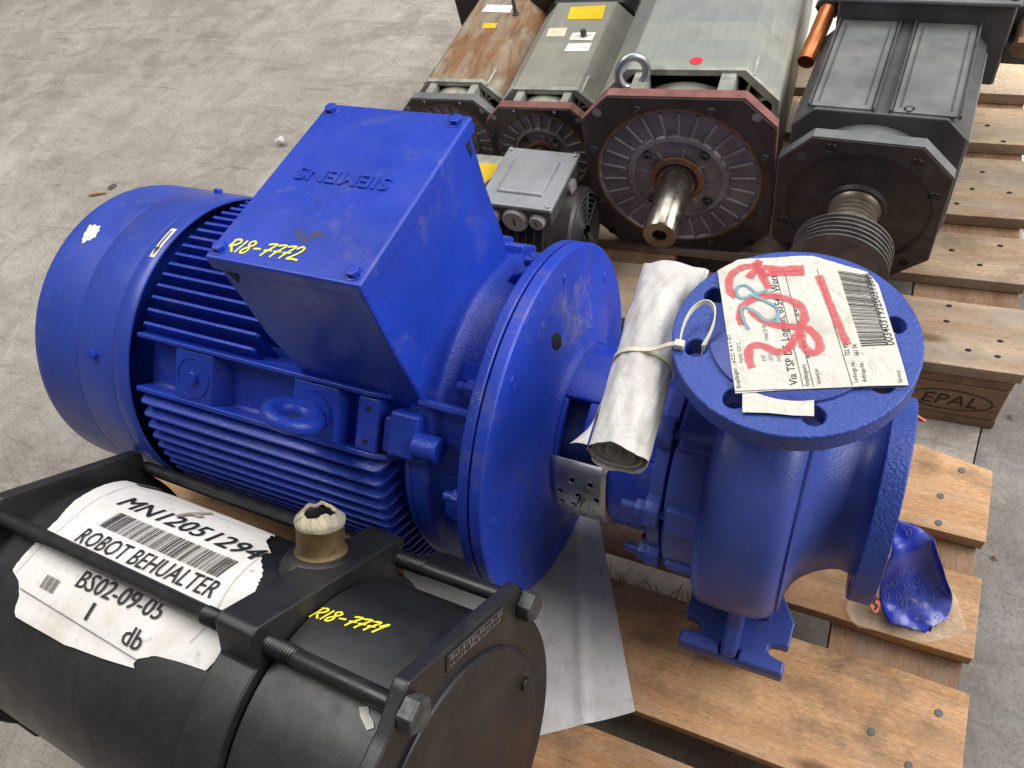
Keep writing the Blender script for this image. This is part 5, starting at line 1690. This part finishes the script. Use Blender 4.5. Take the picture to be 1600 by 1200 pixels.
# small aluminium-lidded motor in front of the row
def small_motor():
    t = thing('small_motor', 'small dark motor with aluminium terminal lid and three grey plugs', 'motor', (-.482, .447, 0), R(.5))
    z0 = .180
    # barrel along X
    BX = Matrix.Translation((0, 0, .076)) @ Matrix(((0, 0, 1, 0), (1, 0, 0, 0), (0, 1, 0, 0), (0, 0, 0, 1)))
    m = MB(); m.lathe([(-.095, 0), (-.095, .070), (-.088, .074), (.050, .074), (.053, .072), (.078, .072), (.083, .068), (.084, .066)], 72, BX)
    bd = m.build('barrel', M['dark_iron'], t)
    for k in range(6):
        r = .064 - .009 * k
        m = MB(); m.tube([BX @ Vector((r * math.cos(2 * math.pi * q / 40), r * math.sin(2 * math.pi * q / 40), .085)) for q in range(40)], .0018, 6, True); m.build('grille_ring', M['grey_dark'], t)
    for a in (20, 110, 200, 290, 65):
        m = MB(); m.cyl(BX @ Vector((.01 * math.cos(R(a)), .01 * math.sin(R(a)), .0845)), BX @ Vector((.065 * math.cos(R(a)), .065 * math.sin(R(a)), .0845)), .0022, 6); m.build('grille_spoke', M['grey_mid'], t)
    for s in (-1, 1):
        m = MB(); m.box((-.07, s * .045 - .012, .0), (.05, s * .045 + .012, .035)); m.build('foot', M['dark_iron'], t, bevel=.003)
    for k in range(9):
        x = -.085 + .015 * k
        m = MB(); m.lathe([(x, .073), (x, .0785), (x + .003, .0785), (x + .003, .073)], 56, BX); m.build('fin', M['dark_iron'], bd)
    # terminal box
    m = MB(); m.prism([(-.058, .140), (.058, .140), (.0615, z0 - .008), (-.0615, z0 - .008)], -.066, .066, 'xzy')
    bx = m.build('terminal_box', M['grey_dark'], t, bevel=.003)
    m = MB(); m.box((-.066, -.070, z0 - .008), (.064, .069, z0)); lid = m.build('lid', M['alu'], bx, bevel=.003, seg=3)
    m = MB(); m.add([(-.043, -.044, z0 - .001), (.041, -.044, z0 - .001), (.041, .044, z0 - .001), (-.043, .044, z0 - .001), (-.039, -.040, z0 + .0042), (.037, -.040, z0 + .0042), (.037, .040, z0 + .0042), (-.039, .040, z0 + .0042)],
                    [(0, 3, 2, 1), (4, 5, 6, 7), (0, 1, 5, 4), (1, 2, 6, 5), (2, 3, 7, 6), (3, 0, 4, 7)]); m.build('raised_panel', M['alu'], lid, bevel=.002, seg=3)
    for sx in (-1, 1):
        for sy in (-1, 1):
            m = MB(); m.lathe([(0, .0042), (.0022, .0040), (.0032, .0026), (.0024, .0016), (.0024, 0)], 16, Matrix.Translation((sx * .058 - .001, sy * .062, z0))); m.build('screw', M['zinc'], lid)
    for x, r in ((-.041, .0105), (-.003, .0205), (.036, .0125)):
        z = z0 - .028 if r < .02 else z0 - .030
        m = MB(); m.lathe([(0, r * 1.08), (.004, r * 1.08), (.0045, r), (.0085, r), (.0095, r * .93), (.0095, 0)], 32, ylathe((x, -.066, z))); pg = m.build('plug', M['plug_grey'], bx)
        m = MB(); m.box((x - .0012, -.0760, z - r * .35), (x + .0012, -.0754, z + r * .35)); m.build('plug_slot', M['black_hole'], pg)
    m = MB(); m.lathe([(0, .013), (.006, .013), (.007, .012), (.007, 0)], 28, Matrix.Translation((.0600, .018, z0 - .027)) @ Vector((1, 0, 0)).to_track_quat('Z', 'Y').to_matrix().to_4x4()); m.build('plug', M['plug_grey'], bx)
    return t
small_motor()

def beige_motor():
    t = thing('square_motor', 'beige square motor with yellow sticker behind the blue terminal box', 'motor', (-.640, .470, 0), R(2))
    m = MB(); m.prism(octa(.150, .140, .014, 0, .072), -.095, .070, 'yzx'); b = m.build('housing', M['frame_pale'], t, bevel=.003)
    bpy.context.view_layer.update()
    stick(t, [sl(u, v, t, .1425) for u, v in ((744, 254), (779, 257), (757, 301), (735, 301))], M['yellow_plate'], 'sticker', .1425)
    m = MB(); m.prism(octa(.13, .12, .014, 0, .068), -.150, -.0952, 'yzx'); m.build('end_cover', M['dark_iron'], t, bevel=.003)
    return t
beige_motor()

# ------------------------------------------------------------------ litter on the floor
def litter():
    q = at(437, 226, 2, -.144)
    m = MB(); m.lathe([(0, 0), (0, .009), (.020, .0085), (.022, .006), (.022, 0)], 16, Matrix.Rotation(R(62), 4, 'Y') @ Matrix.Translation((0, 0, 0)))  # small white plastic cap, tipped over
    o = m.build('white_cap', M['label_white']); o.location = (q.x, q.y, -.1345); tag(o, 'small white cap lying alone on the bare floor', 'scrap')
    p0, p1 = at(139, 305, 2, -.140), at(165, 301, 2, -.140)
    m = MB(); c = (p0 + p1) / 2; m.tube([p0 - c, Vector((0, 0, .002)), p1 - c], [.003, .004, .002], 6)
    o = m.build('wood_stick', M['wood_new']); o.location = c; tag(o, 'thin wooden stick on the floor above the motor cowl', 'stick')
    p0, p1 = at(171, 295, 2, -.141), at(181, 288, 2, -.141)
    m = MB(); c = (p0 + p1) / 2; m.tube([p0 - c, p1 - c], [.006, .004], 6)
    o = m.build('pebble', M['dark_iron']); o.location = c; tag(o, 'dark crumb next to the wooden stick on the floor', 'crumb')
    p0, p1 = at(1578, 648, 2, -.141), at(1583, 656, 2, -.141)
    m = MB(); c = (p0 + p1) / 2; m.tube([p0 - c, p1 - c], [.0015, .001], 5)
    o = m.build('wood_chip', M['wood_block']); o.location = c; tag(o, 'dark wood chip on the floor beside the EPAL block', 'wood chip')
    p0, p1 = at(1551, 868, 2, -.141), at(1559, 876, 2, -.141)
    m = MB(); c = (p0 + p1) / 2; m.tube([p0 - c, p1 - c], [.0018, .001], 5)
    o = m.build('wood_chip', M['wood_block']); o.location = c; tag(o, 'dark wood chip on the floor right of the fresh pallet', 'wood chip')
litter()
